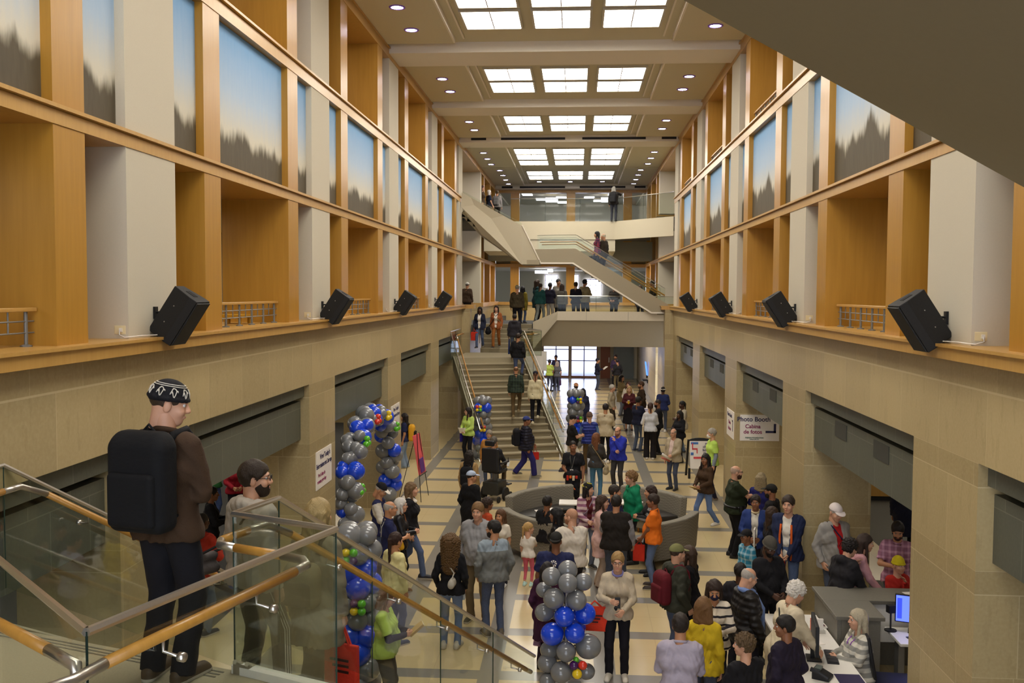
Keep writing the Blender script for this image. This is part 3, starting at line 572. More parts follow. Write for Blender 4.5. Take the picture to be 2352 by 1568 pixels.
# ================= balloons =================
def bmat(n,c): 
    k=('b',n)
    if k not in MC: 
        t=NT(n+' latex'); MC[k]=t.bsdf(t.mix(t.noise(t.coord(),3,1),lin(c),tuple(x*.9 for x in lin(c)[:3])+(1,)),.16,0,None,0,.5,Coat_Weight=.3)
    return MC[k]
BC={'g':bmat('silver grey','76787a'),'b':bmat('royal blue','1a48d8'),'r':bmat('red','d8392a'),'y':bmat('yellow','e8c824'),'n':bmat('lime green','5cb828'),'p':bmat('purple','43155a')}
BM=MB().ball((0,0,0),1,24,16); BM.v=[(x,y,z if z>-.3 else z*1.0) for x,y,z in BM.v]; 
b0=len(BM.v); BM.lathe([(.03,-1.1),(.09,-1.13),(.05,-1.04),(.05,-.99)],(0,0,0),10)
BME=bpy.data.meshes.new('balloon'); BME.from_pydata(BM.v,[],BM.f); BME.polygons.foreach_set('use_smooth',[True]*len(BM.f)); BME.materials.append(BC['g'])
def balloon(t,k,x,y,z,r,cx=0,cy=0):
    o=bpy.data.objects.new('balloon',BME); link(o,t); o.location=(x,y,z); o.scale=(r,r,r*1.05)
    d=Vector((x-cx,y-cy,.02)); d=d.normalized() if d.length>.01 else Vector((0,0,1)); o.rotation_euler=d.to_track_quat('Z','Y').to_euler()
    o.material_slots[0].link='OBJECT'; o.material_slots[0].material=BC[k]
CENT=[('g', -0.032, 0.06, 1.615, 0.132), ('g', -0.246, -0.04, 1.555, 0.125), ('g', -0.03, -0.14, 1.502, 0.129), ('g', 0.178, 0, 1.481, 0.115), ('g', -0.349, 0.12, 1.323, 0.105), ('g', -0.209, -0.1, 1.279, 0.141), ('g', 0.087, -0.08, 1.258, 0.135), ('g', -0.34, 0.08, 1.03, 0.123), ('b', -0.07, -0.14, 1.057, 0.134), ('b', 0.194, 0.06, 1.035, 0.145), ('b', -0.228, -0.08, 0.797, 0.152), ('b', 0.068, -0.12, 0.831, 0.132), ('g', -0.275, 0.08, 0.521, 0.115), ('g', -0.044, -0.14, 0.584, 0.131), ('g', 0.247, 0.0, 0.613, 0.166), ('g', -0.295, 0.04, 0.354, 0.127), ('g', -0.108, -0.12, 0.3, 0.142), ('g', 0.228, 0.05, 0.254, 0.11), ('g', -0.292, 0, 0.132, 0.104), ('n', 0.088, -0.16, 0.49, 0.039), ('p', 0.061, -0.2, 0.429, 0.06), ('r', 0.175, -0.2, 0.433, 0.058), ('y', 0.103, -0.22, 0.325, 0.065)]
t=thing('balloon_column','grey and blue balloon column at the front of the hall floor, in the middle of the frame','balloon column',(-.1,12.5,0)); MB().tube([(0,.1,0),(0,.1,1.35)],.02,8).build('pole',WHITE,t); MB().box(-.2,.2,-.1,.3,0,.02).build('base',WHITE,t)
for k,x,y,z,r in CENT: balloon(t,k,x-.06+.1,y,max(z,r),r,0,.1)
for k,x,y,z,r in (('g',.1,.28,1.3,.13),('g',-.15,.3,1.0,.14),('b',.12,.32,.75,.14),('g',-.1,.3,.45,.14),('g',.15,.3,.18,.13)): balloon(t,k,x,y,z,r,0,.1)
def column(x,y,rows,lab,r0=.15,seed=1):
    R=random.Random(seed); t=thing('balloon_column',lab,'balloon column',(x,y,0)); z=r0; MB().tube([(0,0,0),(0,0,len(rows)*r0*1.25)],.02,8).build('pole',WHITE,t); MB().lathe([(.2,0),(.2,.02),(.03,.03)]).build('base',WHITE,t)
    for i,c in enumerate(rows):
        for j in range(4):
            a=PI/2*j+PI/4*i+.2; r=r0*R.uniform(.85,1.18); balloon(t,c,math.cos(a)*r0*1.02,math.sin(a)*r0*1.02,z,r)
        if i in (1,len(rows)//2,len(rows)-2):
            a=-PI/2+R.uniform(-.5,.5)
            for j,q in enumerate(R.sample('ryngpn',4)): balloon(t,q if q!='g' else 'y',math.cos(a)*r0*2.0+(j%2-.5)*.1,math.sin(a)*r0*2.0,z+(j//2-.5)*.1,.055)
        z+=r0*1.42
column(-2.84,12.2,'ggbbggbbgg','tall grey and blue balloon column behind the near stair rail on the left',.155,3)
column(-2.98,30.2,'ggbbgggbg','grey and blue balloon column at the left foot of the far stairs',.15,5)
column(-.02,32.7,'ggbbgggbg','grey and blue balloon column at the right foot of the far stairs',.15,8)
t=thing('balloon_arch','grey and blue balloon arch with small bright clusters filling the left opening','balloon arch',(-4.5,20.4,0))
R=random.Random(4); path=[(-2.1,0),(-2.15,.9),(-2.05,1.7),(-1.6,2.3),(-.8,2.6),(.0,2.62),(.9,2.5),(1.6,2.15),(1.95,1.6),(2.05,.9),(2.05,0)]
tot=0; st=[]
for (a,b),(c,d) in zip(path[:-1],path[1:]):
    L=math.hypot(c-a,d-b); n=max(1,round(L/.28))
    st+=[(a+(c-a)*i/n,b+(d-b)*i/n) for i in range(n)]
nb=0
MB().tube([(0,p[0],p[1]) for p in path],.015,6).build('arch_rod',WHITE,t)
for i,(y,z) in enumerate(st):
    c='b' if (i//2)%2 else 'g'
    for j in range(3):
        a=2*PI*j/3+i*.8; r=R.uniform(.11,.19); balloon(t,c if R.random()<.8 else 'g',math.cos(a)*.15+.05,y+math.sin(a)*.12,max(r,z+math.sin(a)*.12),r,0,y); nb+=1
    if i%4==1:
        q=R.choice('rynp')
        for j in range(3 if nb<92 else 0): balloon(t,q,.32,y+(j-1)*.09,max(.08,z+(.06 if j==1 else -.04)),.062,0,y); nb+=1
# ================= round sofa, tables, desk =================
def fab():
    t=NT('grey woven upholstery'); v=t.coord(); w=t.n('ShaderNodeTexChecker'); t.l(v,w.inputs[0]); w.inputs['Scale'].default_value=34; w.inputs[1].default_value=lin('6f6a5e'); w.inputs[2].default_value=lin('827c6e'); return t.bsdf(w.outputs[0],.85)
FAB=fab(); SEAT=mat('dark seat vinyl','2c2926',.45,0,.1,8)
SC=(.5,20.1)
def arc(r0,r1,a0,a1,z0,z1,n=22,lean=0.0):
    m=MB(); vs=[];fs=[]
    for i in range(n+1):
        a=math.radians(a0+(a1-a0)*i/n); c,s=math.cos(a),math.sin(a)
        vs+=[(r0*c,r0*s,z0),(r1*c,r1*s,z0),((r1+lean)*c,(r1+lean)*s,z1),((r0+lean)*c,(r0+lean)*s,z1)]
    for i in range(n):
        b=4*i
        for k in range(4): fs.append((b+k,b+4+k,b+4+(k+1)%4,b+(k+1)%4))
    fs+=[(0,1,2,3),(4*n+3,4*n+2,4*n+1,4*n)]; m.add(vs,fs); return m
for a0,a1,lab in ((22,74,'curved grey woven sofa section at the back right of the ring'),(106,166,'curved grey woven sofa section at the back left of the ring'),(196,256,'curved grey woven sofa section at the front left of the ring'),(296,345,'curved grey woven sofa section at the front right of the ring')):
    t=thing('curved_sofa',lab,'sofa',(SC[0],SC[1],0),group='round sofa ring')
    arc(1.88,2.06,a0,a1,.12,.86,lean=.05).build('backrest',FAB,t,bevel=.03); arc(1.25,1.9,a0+1,a1-1,.30,.46).build('seat_cushion',SEAT,t,bevel=.03); arc(1.3,1.88,a0+1,a1-1,.12,.30).build('base',FAB,t)
    for a in (a0+3,(a0+a1)/2,a1-3):
        for r in (1.35,2.02): MB().tube([(r*math.cos(math.radians(a)),r*math.sin(math.radians(a)),0),(r*math.cos(math.radians(a)),r*math.sin(math.radians(a)),.13)],[.016,.026],8).build('leg',mat('amber wood leg','8a5a24',.4),t)
for x,y,lab in ((.02,21.1,'white topped side table at the back left gap of the sofa ring'),(1.1,21.25,'white topped side table partly hidden by the green hoodie')):
    t=thing('side_table',lab,'side table',(x,y,0)); MB().prism([(-.38,-.22,.62),(.3,-.22,.62),(.42,.0,.62),(.3,.24,.62),(-.38,.24,.62)],(0,0,.035)).build('table_top',WHITE,t,bevel=.008); MB().tube([(0,0,0),(0,0,.62)],.04,10).build('pedestal',BLACKP,t); MB().lathe([(.22,0),(.22,.02),(.05,.03)]).build('base',BLACKP,t)
for i,(x,y,rz,lab) in enumerate(((-.72,20.95,.3,'open white book lying on the left dark seat'),(-.45,21.15,-.2,'second white paper pad on the left dark seat, farther back'))):
    t=thing('paper_pad',lab,'paper',(x,y,.46),rz); MB().box(-.16,.16,-.12,.12,0,.015).build('pages',PAPER,t); MB().box(-.02,.12,-.05,.05,.015,.017).build('print',mat('grey ink','6a7a70',.6),t)
# reception desk
DG=mat('grey desk laminate','6b675d',.5,0,.15,50)
t=thing('reception_counter','L shaped grey laminate reception counter beside the right pillar','counter',(4.3,13.4,0))
def dk(n,x0,x1,y0,y1,z0,z1,m,b=0): MB().box(x0-4.3,x1-4.3,y0-13.4,y1-13.4,z0,z1).build(n,m,t,bevel=b)
dk('counter_top',3.42,5.6,13.25,13.86,1.04,1.09,DG,.006); dk('counter_top',3.42,4.05,12.55,13.25,1.04,1.09,DG,.006); dk('front_panel',3.46,5.6,13.76,13.82,0,1.04,DG); dk('side_panel',3.45,3.5,12.6,13.8,0,1.04,DG); dk('inner_panel',3.55,5.6,13.3,13.34,.5,1.04,WHITE); dk('end_panel',3.5,4.0,12.58,12.62,0,1.04,DG)
t=thing('service_desk','white service desk running toward the front edge of the frame','desk',(3.05,12.0,0)); MB().box(-.38,.38,-1.7,1.62,.71,.75).build('desk_top',WHITE,t,bevel=.006); MB().box(-.34,-.31,-1.6,1.55,.05,.71).build('modesty_panel',DG,t)
for y in (-1.55,1.45):
    for x in (-.3,.3): MB().box(x-.03,x+.03,y-.03,y+.03,0,.71).build('leg',GREYM,t)
t=thing('back_desk','white desk with a screen behind the grey counter at the right pillar','desk',(4.75,12.9,0)); MB().box(-.5,.6,-.35,.3,.71,.75).build('desk_top',WHITE,t,bevel=.006)
for x in (-.4,.5): MB().box(x-.04,x+.04,-.1,.06,0,.71).build('leg',GREYM,t)
def screen(loc,rz,lab,on):
    t=thing('monitor',lab,'monitor',loc,rz); MB().box(-.29,.29,-.02,.02,.12,.50).build('bezel',BLACKP,t,bevel=.006); f=MB(); f.box(-.275,.275,-.024,-.021,.135,.485).build('display',emit('blue screen','4a5cff',1.6) if on else mat('dark screen','0c0c12',.2),t)
    if on: MB().box(-.05,.2,-.0255,-.0245,.17,.45).build('window_pane',emit('pale screen page','b8bcff',1.7),t); MB().box(-.26,-.2,-.0255,-.0245,.17,.45).build('side_bar',emit('dark blue bar','2a38c0',1.4),t)
    MB().box(-.02,.02,.0,.05,0,.2).build('stand',BLACKP,t); MB().box(-.12,.12,-.08,.1,0,.015).build('foot',BLACKP,t)
screen((3.0,11.95,.75),math.radians(82),'black monitor seen from behind on the white service desk',False)
screen((4.62,13.0,.75),math.radians(-20),'lit blue monitor beside the right pillar',True)
def desk_item(n,lab,cat,loc,rz,parts,rot=None):
    t=thing(n,lab,cat,loc,rz)
    for pn,m,ma in parts: m.build(pn,ma,t)
desk_item('keyboard','black keyboard in front of the monitor on the white service desk','keyboard',(3.22,12.0,.75),math.radians(82),[('body',MB().box(-.22,.22,-.07,.07,0,.018),BLACKP)]+[('key_block',MB().box(-.2+.105*i,-.105+.105*i,-.055,.055,.018,.024),mat('dark keys','242428',.6)) for i in range(4)])
desk_item('desk_phone','black desk phone tilted on the white service desk','phone',(2.95,11.35,.75),math.radians(60),[('body',MB().hexa([(-.1,-.1,0),(.1,-.1,0),(.1,.1,0),(-.1,.1,0),(-.1,-.1,.03),(.1,-.1,.03),(.1,.1,.11),(-.1,.1,.11)]),BLACKP),('handset',MB().tube([(-.14,-.1,.06),(-.15,0,.11),(-.14,.1,.13)],[.03,.02,.03],8),BLACKP),('display',MB().box(-.04,.08,.02,.09,.09,.115),mat('grey lcd','5a6460',.3))])
desk_item('desk_mat','dark violet desk mat on the near end of the white service desk','mat',(3.26,11.25,.75),0,[('pad',MB().box(-.15,.15,-.28,.22,0,.006),mat('dark violet pad','2a2448',.4))])
desk_item('leaflet_stand','small stand of orange and white leaflets on the white service desk','leaflet holder',(3.26,12.9,.75),.1,[('holder',MB().box(-.1,.1,-.06,.06,0,.04),mat('clear acrylic','b8b4ac',.2)),('leaflet',MB().box(-.09,-.02,-.03,.0,.03,.2),mat('coral leaflet','d86a4a',.6)),('leaflet',MB().box(.0,.08,-.03,.0,.03,.19),PAPER)])
desk_item('card_tray','small tray of dark printed cards beside the leaflet stand','cards',(3.36,13.2,.75),.05,[('tray',MB().box(-.08,.08,-.14,.14,0,.02),WHITE)]+[('card',MB().box(-.06,.06,-.12+.09*i,-.05+.09*i,.02,.026),mat('dark card','4a2a30',.5)) for i in range(3)])
for i,(x,y,rz,lab) in enumerate(((3.12,12.55,.4,'loose white sheet beside the keyboard'),(2.95,13.2,.1,'white paper sheet at the far end of the white service desk'),(3.0,10.85,.3,'tan notepad at the bottom edge of the white service desk'),(4.75,13.55,.2,'printed leaflet lying on the grey counter'))):
    z=1.09 if i==3 else .75; desk_item('paper_sheet',lab,'paper',(x,y,z),rz,[('sheet',MB().box(-.1,.1,-.14,.14,0,.004),PAPER if i!=2 else mat('tan paper','b89a6a',.7))])
desk_item('webcam','small black camera on a short post beside the lit monitor','webcam',(4.28,13.05,.75),.3,[('base',MB().lathe([(.08,0),(.08,.015),(.02,.02)]),BLACKP),('post',MB().tube([(0,0,0),(0,0,.25)],.012,8),BLACKP),('head',MB().box(-.05,.05,-.04,.04,.25,.35),BLACKP)])
desk_item('tablet','dark tablet lying on the white back desk','tablet',(4.6,12.72,.75),.2,[('body',MB().box(-.18,.18,-.12,.12,0,.012),BLACKP),('glass',MB().box(-.165,.165,-.105,.105,.012,.014),mat('blue black glass','14142c',.1))])
t=thing('office_chair','black mesh office chair behind the receptionist','chair',(3.98,12.0,0),math.radians(-95)); MB().box(-.25,.25,-.25,.25,.44,.5).build('seat',BLACKP,t,bevel=.03)
MB().hexa([(-.23,-.27,.55),(.23,-.27,.55),(.23,-.23,.55),(-.23,-.23,.55),(-.2,-.36,1.08),(.2,-.36,1.08),(.2,-.32,1.08),(-.2,-.32,1.08)]).build('backrest',BLACKP,t,bevel=.02); MB().tube([(0,0,.08),(0,0,.44)],.03,8).build('column',GREYM,t)
for i in range(5):
    a=2*PI*i/5; MB().tube([(0,0,.1),(.3*math.cos(a),.3*math.sin(a),.06)],.02,6).ball((.3*math.cos(a),.3*math.sin(a),.035),.035,8,6).build('leg',BLACKP,t)
# kiosk and lobby bits
t=thing('kiosk_screen','tilted blue kiosk screen on the lobby pillar','screen',(3.73,50.5,1.35)); MB().hexa([(-.03,-.3,-.35),(0.01,-.3,-.35),(0.01,.3,-.35),(-.03,.3,-.35),(-.12,-.3,.35),(-.08,-.3,.35),(-.08,.3,.35),(-.12,.3,.35)]).build('display',emit('kiosk blue','4a78e0',1.5),t); MB().box(-.06,.02,-.05,.05,-.5,-.35).build('bracket',BLACKM,t)
t=thing('kiosk_shelf','dark floating shelf below the kiosk screen','shelf',(3.73,50.5,.75)); MB().box(-.25,.01,-.4,.4,-.03,.02).build('board',BLACKM,t); MB().box(-.02,.01,-.3,.3,-.15,-.03).build('bracket',BLACKM,t)
t=thing('wheelchair','black power wheelchair with its rider near the sofa ring','wheelchair',(-2.06,24.2,0),math.radians(-20))
MB().box(-.24,.24,-.22,.26,.71,.79).build('seat',BLACKP,t,bevel=.02); MB().box(-.23,.23,-.34,-.24,.77,1.36).build('backrest',BLACKP,t,bevel=.03); MB().box(-.22,.22,-.3,.25,.16,.5).build('motor_base',mat('dark olive grey plastic','2a2a26',.5),t,bevel=.03); MB().box(-.13,.13,-.37,-.28,1.42,1.56).build('headrest',BLACKP,t,bevel=.03)
for sx in (-1,1):
    MB().tube([(sx*.27,.0,.17),(sx*.33,.0,.17)],.17,20).build('drive_wheel',RUBB,t); MB().tube([(sx*.25,.36,.08),(sx*.29,.36,.08)],.08,14).build('caster',RUBB,t); MB().tube([(sx*.25,-.36,.08),(sx*.29,-.36,.08)],.08,14).build('caster',RUBB,t); MB().box(sx*.26-.03,sx*.26+.03,-.2,.24,.95,.99).build('armrest',BLACKP,t)
MB().box(-.2,.2,.42,.62,.3,.33).build('footplate',BLACKP,t); MB().tube([(0,0,.5),(0,0,.72)],.07,10).build('seat_lift',GREYM,t); MB().tube([(.28,.2,.98),(.28,.2,1.07)],.01,6).build('joystick',BLACKP,t)

t=thing('service_counter','low wood counter on a black plinth in the right side room','counter',(8.4,25.2,0)); MB().box(-1.2,1.4,-.3,.3,.12,.62).build('counter_body',WOODL,t); MB().box(-1.15,1.35,-.26,.26,0,.12).build('plinth',BLACKP,t)

OKR=mat('yellow ochre paint','b98a22',.5)
t=thing('display_easel','small yellow wooden easel behind the second left gallery railing','easel',(-5.05,12.55,4.81))
for pts in (((-.12,-.1,0),(0,0,.85)),((.12,-.1,0),(0,0,.85)),((0,.25,0),(0,.02,.8))): MB().tube(pts,.014,6).build('leg',OKR,t)
MB().box(-.12,.12,-.09,-.06,.3,.33).build('ledge',OKR,t)
t=thing('low_stool','low yellow box stool behind the second left gallery railing','stool',(-5.2,14.2,4.81)); MB().box(-.2,.2,-.25,.25,.1,.14).build('seat',OKR,t)
for a in (-.16,.16):
    for b in (-.2,.2): MB().box(a-.02,a+.02,b-.02,b+.02,0,.1).build('leg',OKR,t)
# ================= people =================
A_=lambda *p:np.array(p,float)
class Grid:
    def __init__(s,lo,hi,v):
        s.v=v; s.lo=np.array(lo,float)-2.5*v; s.n=np.maximum(np.ceil((np.array(hi,float)+2.5*v-s.lo)/v).astype(int)+1,4)
        s.D=np.full(s.n,9.,np.float32); s.ax=[(s.lo[i]+v*np.arange(s.n[i])).astype(np.float32) for i in range(3)]
    def win(s,lo,hi):
        a=np.clip(np.floor((lo-s.lo)/s.v).astype(int),0,s.n); b=np.clip(np.ceil((hi-s.lo)/s.v).astype(int)+1,0,s.n)
        sl=tuple(slice(i,j) for i,j in zip(a,b)); return sl,s.ax[0][sl[0]][:,None,None],s.ax[1][sl[1]][None,:,None],s.ax[2][sl[2]][None,None,:]
    def put(s,sl,d,k):
        D=s.D[sl]
        if D.size==0: return
        if k>0: h=np.maximum(k-np.abs(D-d),0)/k; s.D[sl]=np.minimum(D,d)-h*h*k*.25
        else: s.D[sl]=np.minimum(D,d)
    def cone(s,a,b,ra,rb,k=.03,cap=False,sub=False):
        a=np.array(a,float);b=np.array(b,float);m=max(ra,rb)+k+3*s.v
        sl,X,Y,Z=s.win(np.minimum(a,b)-m,np.maximum(a,b)+m); ab=b-a;L2=max(ab@ab,1e-9)
        px,py,pz=X-a[0],Y-a[1],Z-a[2]; t0=(px*ab[0]+py*ab[1]+pz*ab[2])/L2; t=np.clip(t0,0,1)
        d=np.sqrt((px-t*ab[0])**2+(py-t*ab[1])**2+(pz-t*ab[2])**2)-(ra+(rb-ra)*t)
        if cap: d=np.maximum(d,(t0-1)*math.sqrt(L2))
        if sub: s.D[sl]=np.maximum(s.D[sl],-d)
        else: s.put(sl,d,k)
    def ell(s,c,r,k=.02,sub=False):
        c=np.array(c,float);r=np.array(r,float);m=r+k+3*s.v
        sl,X,Y,Z=s.win(c-m,c+m); x,y,z=X-c[0],Y-c[1],Z-c[2]
        k0=np.sqrt((x/r[0])**2+(y/r[1])**2+(z/r[2])**2); k1=np.sqrt((x/r[0]**2)**2+(y/r[1]**2)**2+(z/r[2]**2)**2)+1e-6; d=k0*(k0-1)/k1
        if sub: D=s.D[sl]; h=np.maximum(k-np.abs(D+d),0)/max(k,1e-6); s.D[sl]=np.maximum(D,-d)+h*h*k*.25
        else: s.put(sl,d,k)
    def rbox(s,c,h,r,k=.01):
        c=np.array(c,float);h=np.array(h,float);m=h+k+3*s.v
        sl,X,Y,Z=s.win(c-m,c+m); q=[np.abs(X-c[0])-h[0]+r,np.abs(Y-c[1])-h[1]+r,np.abs(Z-c[2])-h[2]+r]
        s.put(sl,np.sqrt(np.maximum(q[0],0)**2+np.maximum(q[1],0)**2+np.maximum(q[2],0)**2)+np.minimum(np.maximum(np.maximum(q[0],q[1]),q[2]),0)-r,k)
    def cut(s,o,n):
        n=np.array(n,float);n/=np.linalg.norm(n)
        s.D=np.maximum(s.D,((s.ax[0]-o[0])*n[0])[:,None,None]+((s.ax[1]-o[1])*n[1])[None,:,None]+((s.ax[2]-o[2])*n[2])[None,None,:]).astype(np.float32)
    def wrinkle(s,a,f=38,ph=0):
        X,Y,Z=s.ax[0][:,None,None],s.ax[1][None,:,None],s.ax[2][None,None,:]
        s.D=s.D+(a*np.sin(f*Z+9*np.sin(11*X+ph)+7*Y+ph)*np.sin(17*X+13*Y+ph+5*Z)).astype(np.float32)
    def net(s):
        D=s.D; I=D<0; n=s.n
        c=[I[i:n[0]-1+i,j:n[1]-1+j,k:n[2]-1+k] for i in (0,1) for j in (0,1) for k in (0,1)]
        cnt=sum(x.astype(np.int8) for x in c); act=np.argwhere((cnt>0)&(cnt<8))
        if len(act)==0: return np.zeros((0,3)),np.zeros((0,4),int)
        ix=np.full(np.array(n)-1,-1,np.int32); ix[tuple(act.T)]=np.arange(len(act))
        co=np.array([(i,j,k) for i in (0,1) for j in (0,1) for k in (0,1)])
        vals=np.stack([D[tuple((act+o).T)] for o in co],1); acc=np.zeros((len(act),3));w=np.zeros(len(act))
        for p in range(8):
            for q in range(p+1,8):
                if abs(co[p]-co[q]).sum()!=1: continue
                a,b=vals[:,p],vals[:,q]; m=(a<0)!=(b<0); t=np.where(m,a/np.where(m,a-b,1),0)
                acc+=np.where(m[:,None],co[p]+(co[q]-co[p])*t[:,None],0); w+=m
        V=s.lo+s.v*(act+acc/w[:,None]); Q=[]
        for ax in range(3):
            u,v=(ax+1)%3,(ax+2)%3
            lo=[slice(1,-1)]*3; lo[ax]=slice(0,-1); hi=list(lo); hi[ax]=slice(1,None)
            A,B=I[tuple(lo)],I[tuple(hi)]; e=np.argwhere(A!=B); off=np.array([1,1,1]);off[ax]=0; e=e+off
            fl=A[tuple((e-off).T)]
            du=np.zeros(3,int);du[u]=1;dv=np.zeros(3,int);dv[v]=1
            q=np.stack([ix[tuple((e-du-dv).T)],ix[tuple((e-dv).T)],ix[tuple(e.T)],ix[tuple((e-du).T)]],1); q[~fl]=q[~fl][:,::-1]; Q.append(q[(q>=0).all(1)])
        return V,np.concatenate(Q)
def mesh_obj(name,parts,mats,parent=None):
    """parts: list of (V,F,matindex or array)"""
    V=np.concatenate([p[0] for p in parts]); off=0; loops=[];cnt=[];mi=[]
    for v,f,m in parts:
        f=np.asarray(f)
        if len(f): loops.append((f+off).ravel()); cnt.append(np.full(len(f),f.shape[1])); mi.append(np.full(len(f),m) if np.isscalar(m) else m)
        off+=len(v)
    loops=np.concatenate(loops).astype(np.int32);cnt=np.concatenate(cnt).astype(np.int32);mi=np.concatenate(mi).astype(np.int32)
    me=bpy.data.meshes.new(name); me.vertices.add(len(V)); me.vertices.foreach_set('co',V.astype(np.float32).ravel()); me.loops.add(len(loops)); me.loops.foreach_set('vertex_index',loops)
    me.polygons.add(len(cnt)); me.polygons.foreach_set('loop_start',np.concatenate([[0],np.cumsum(cnt)[:-1]]).astype(np.int32)); me.polygons.foreach_set('loop_total',cnt)
    for m in mats: me.materials.append(m)
    me.polygons.foreach_set('material_index',mi); me.polygons.foreach_set('use_smooth',np.ones(len(cnt),bool)); me.update(calc_edges=True); me.validate()
    return link(bpy.data.objects.new(name,me),parent)
def ballq(c,r,n=10,m=7):
    b=MB().ball(c,r,n,m); V=np.array(b.v); F=np.array([f if len(f)==4 else f+(f[2],) for f in b.f]); T=[f for f in b.f]
    return V,T
SKIN={'A':'c8977a','B':'b98562','C':'8a5c40','D':'513526'}
def skinm(k):
    key=('skin',k)
    if key not in MC:
        t=NT('skin '+k); c=lin(SKIN[k]); n=t.noise(t.coord(),18,3); MC[key]=t.bsdf(t.mix(n,tuple(x*.88 for x in c[:3])+(1,),tuple(min(1,x*1.08) for x in c[:3])+(1,)),.5,0,n,.03,.35,Subsurface_Weight=0)
    return MC[key]
def cloth(col,kind='plain',c2=None):
    key=('cl',col,kind,c2)
    if key in MC: return MC[key]
    t=NT(f'{kind} cloth {col}'); v=t.coord(); x=t.xyz(v); c=lin(col); n=t.noise(v,9,4); n2=t.noise(v,140,2)
    base=t.mix(n,tuple(q*.78 for q in c[:3])+(1,),tuple(min(1,q*1.12) for q in c[:3])+(1,)); rough=.85; bump=t.noise(t.mapping(v,(1,1,1.6)),22,3)
    if kind=='jeans': base=t.mix(t.math('MULTIPLY',n2,.35),base,lin('8f9cb4'))
    if kind=='leather': rough=.35
    if kind=='puffer': bump=t.math('SINE',t.math('MULTIPLY',x[2],75)); rough=.5
    if kind=='knit': bump=t.noise(t.mapping(v,(1,1,1)),90,2)
    if kind=='stripe':
        f=t.math('GREATER_THAN',t.math('SINE',t.math('MULTIPLY',x[2],62)),.72 if c2=='201e26' else .1); base=t.mix(f,base,lin(c2))
    if kind=='plaid':
        f=t.math('GREATER_THAN',t.math('SINE',t.math('MULTIPLY',x[2],70)),.45); g=t.math('GREATER_THAN',t.math('SINE',t.math('MULTIPLY',x[0],70)),.45)
        base=t.mix(t.math('MULTIPLY',t.math('ADD',f,g),.42),base,lin(c2))
    MC[key]=t.bsdf(base,rough,0,bump,.5 if kind=='puffer' else .22,.25); return MC[key]
def hairm(c):
    key=('hair',c)
    if key not in MC:
        t=NT('hair '+c); k=lin(c); v=t.coord(); n=t.noise(t.mapping(v,(60,60,7)),3,4); MC[key]=t.bsdf(t.mix(n,tuple(q*.5 for q in k[:3])+(1,),tuple(min(1,q*1.35) for q in k[:3])+(1,)),.5,0,n,.5,.35)
    return MC[key]
TG={'d':(.235,.03,.87),'D':(.25,.12,.90),'f':(-.06,.22,1.13),'p':(.07,.28,1.16),'h':(.09,.26,1.03),'k':(.225,.07,.92),'c':(.02,.19,1.40),'u':(.10,.32,1.50),'o':(.2,.4,1.1),'s':(.13,.15,1.29),'w':(.22,.22,.92),'v':(.24,-.14,.9),'t':(.18,.40,.98),'j':(.10,.40,1.24),'m':(.05,.21,.93),'q':(.03,.20,1.14)}
def ik(S,W,l1,l2,hint):
    d=W-S;L=np.linalg.norm(d);u=d/L;L=min(L,.985*(l1+l2));L=max(L,abs(l1-l2)+.02);a=(l1*l1-l2*l2+L*L)/(2*L);hh=math.sqrt(max(l1*l1-a*a,1e-6));p=hint-u*(hint@u);p/=np.linalg.norm(p);return S+u*a+p*hh,S+u*L
def ring(c,rx,ry,r,tilt=0,n=22,z=None):
    return MB().tube([(c[0]+rx*math.cos(a),c[1]+ry*math.sin(a),c[2]-tilt*ry*math.sin(a)) for a in np.linspace(0,2*PI,n+1)],r,8)
class Ref: pass
BR=random.Random(11)
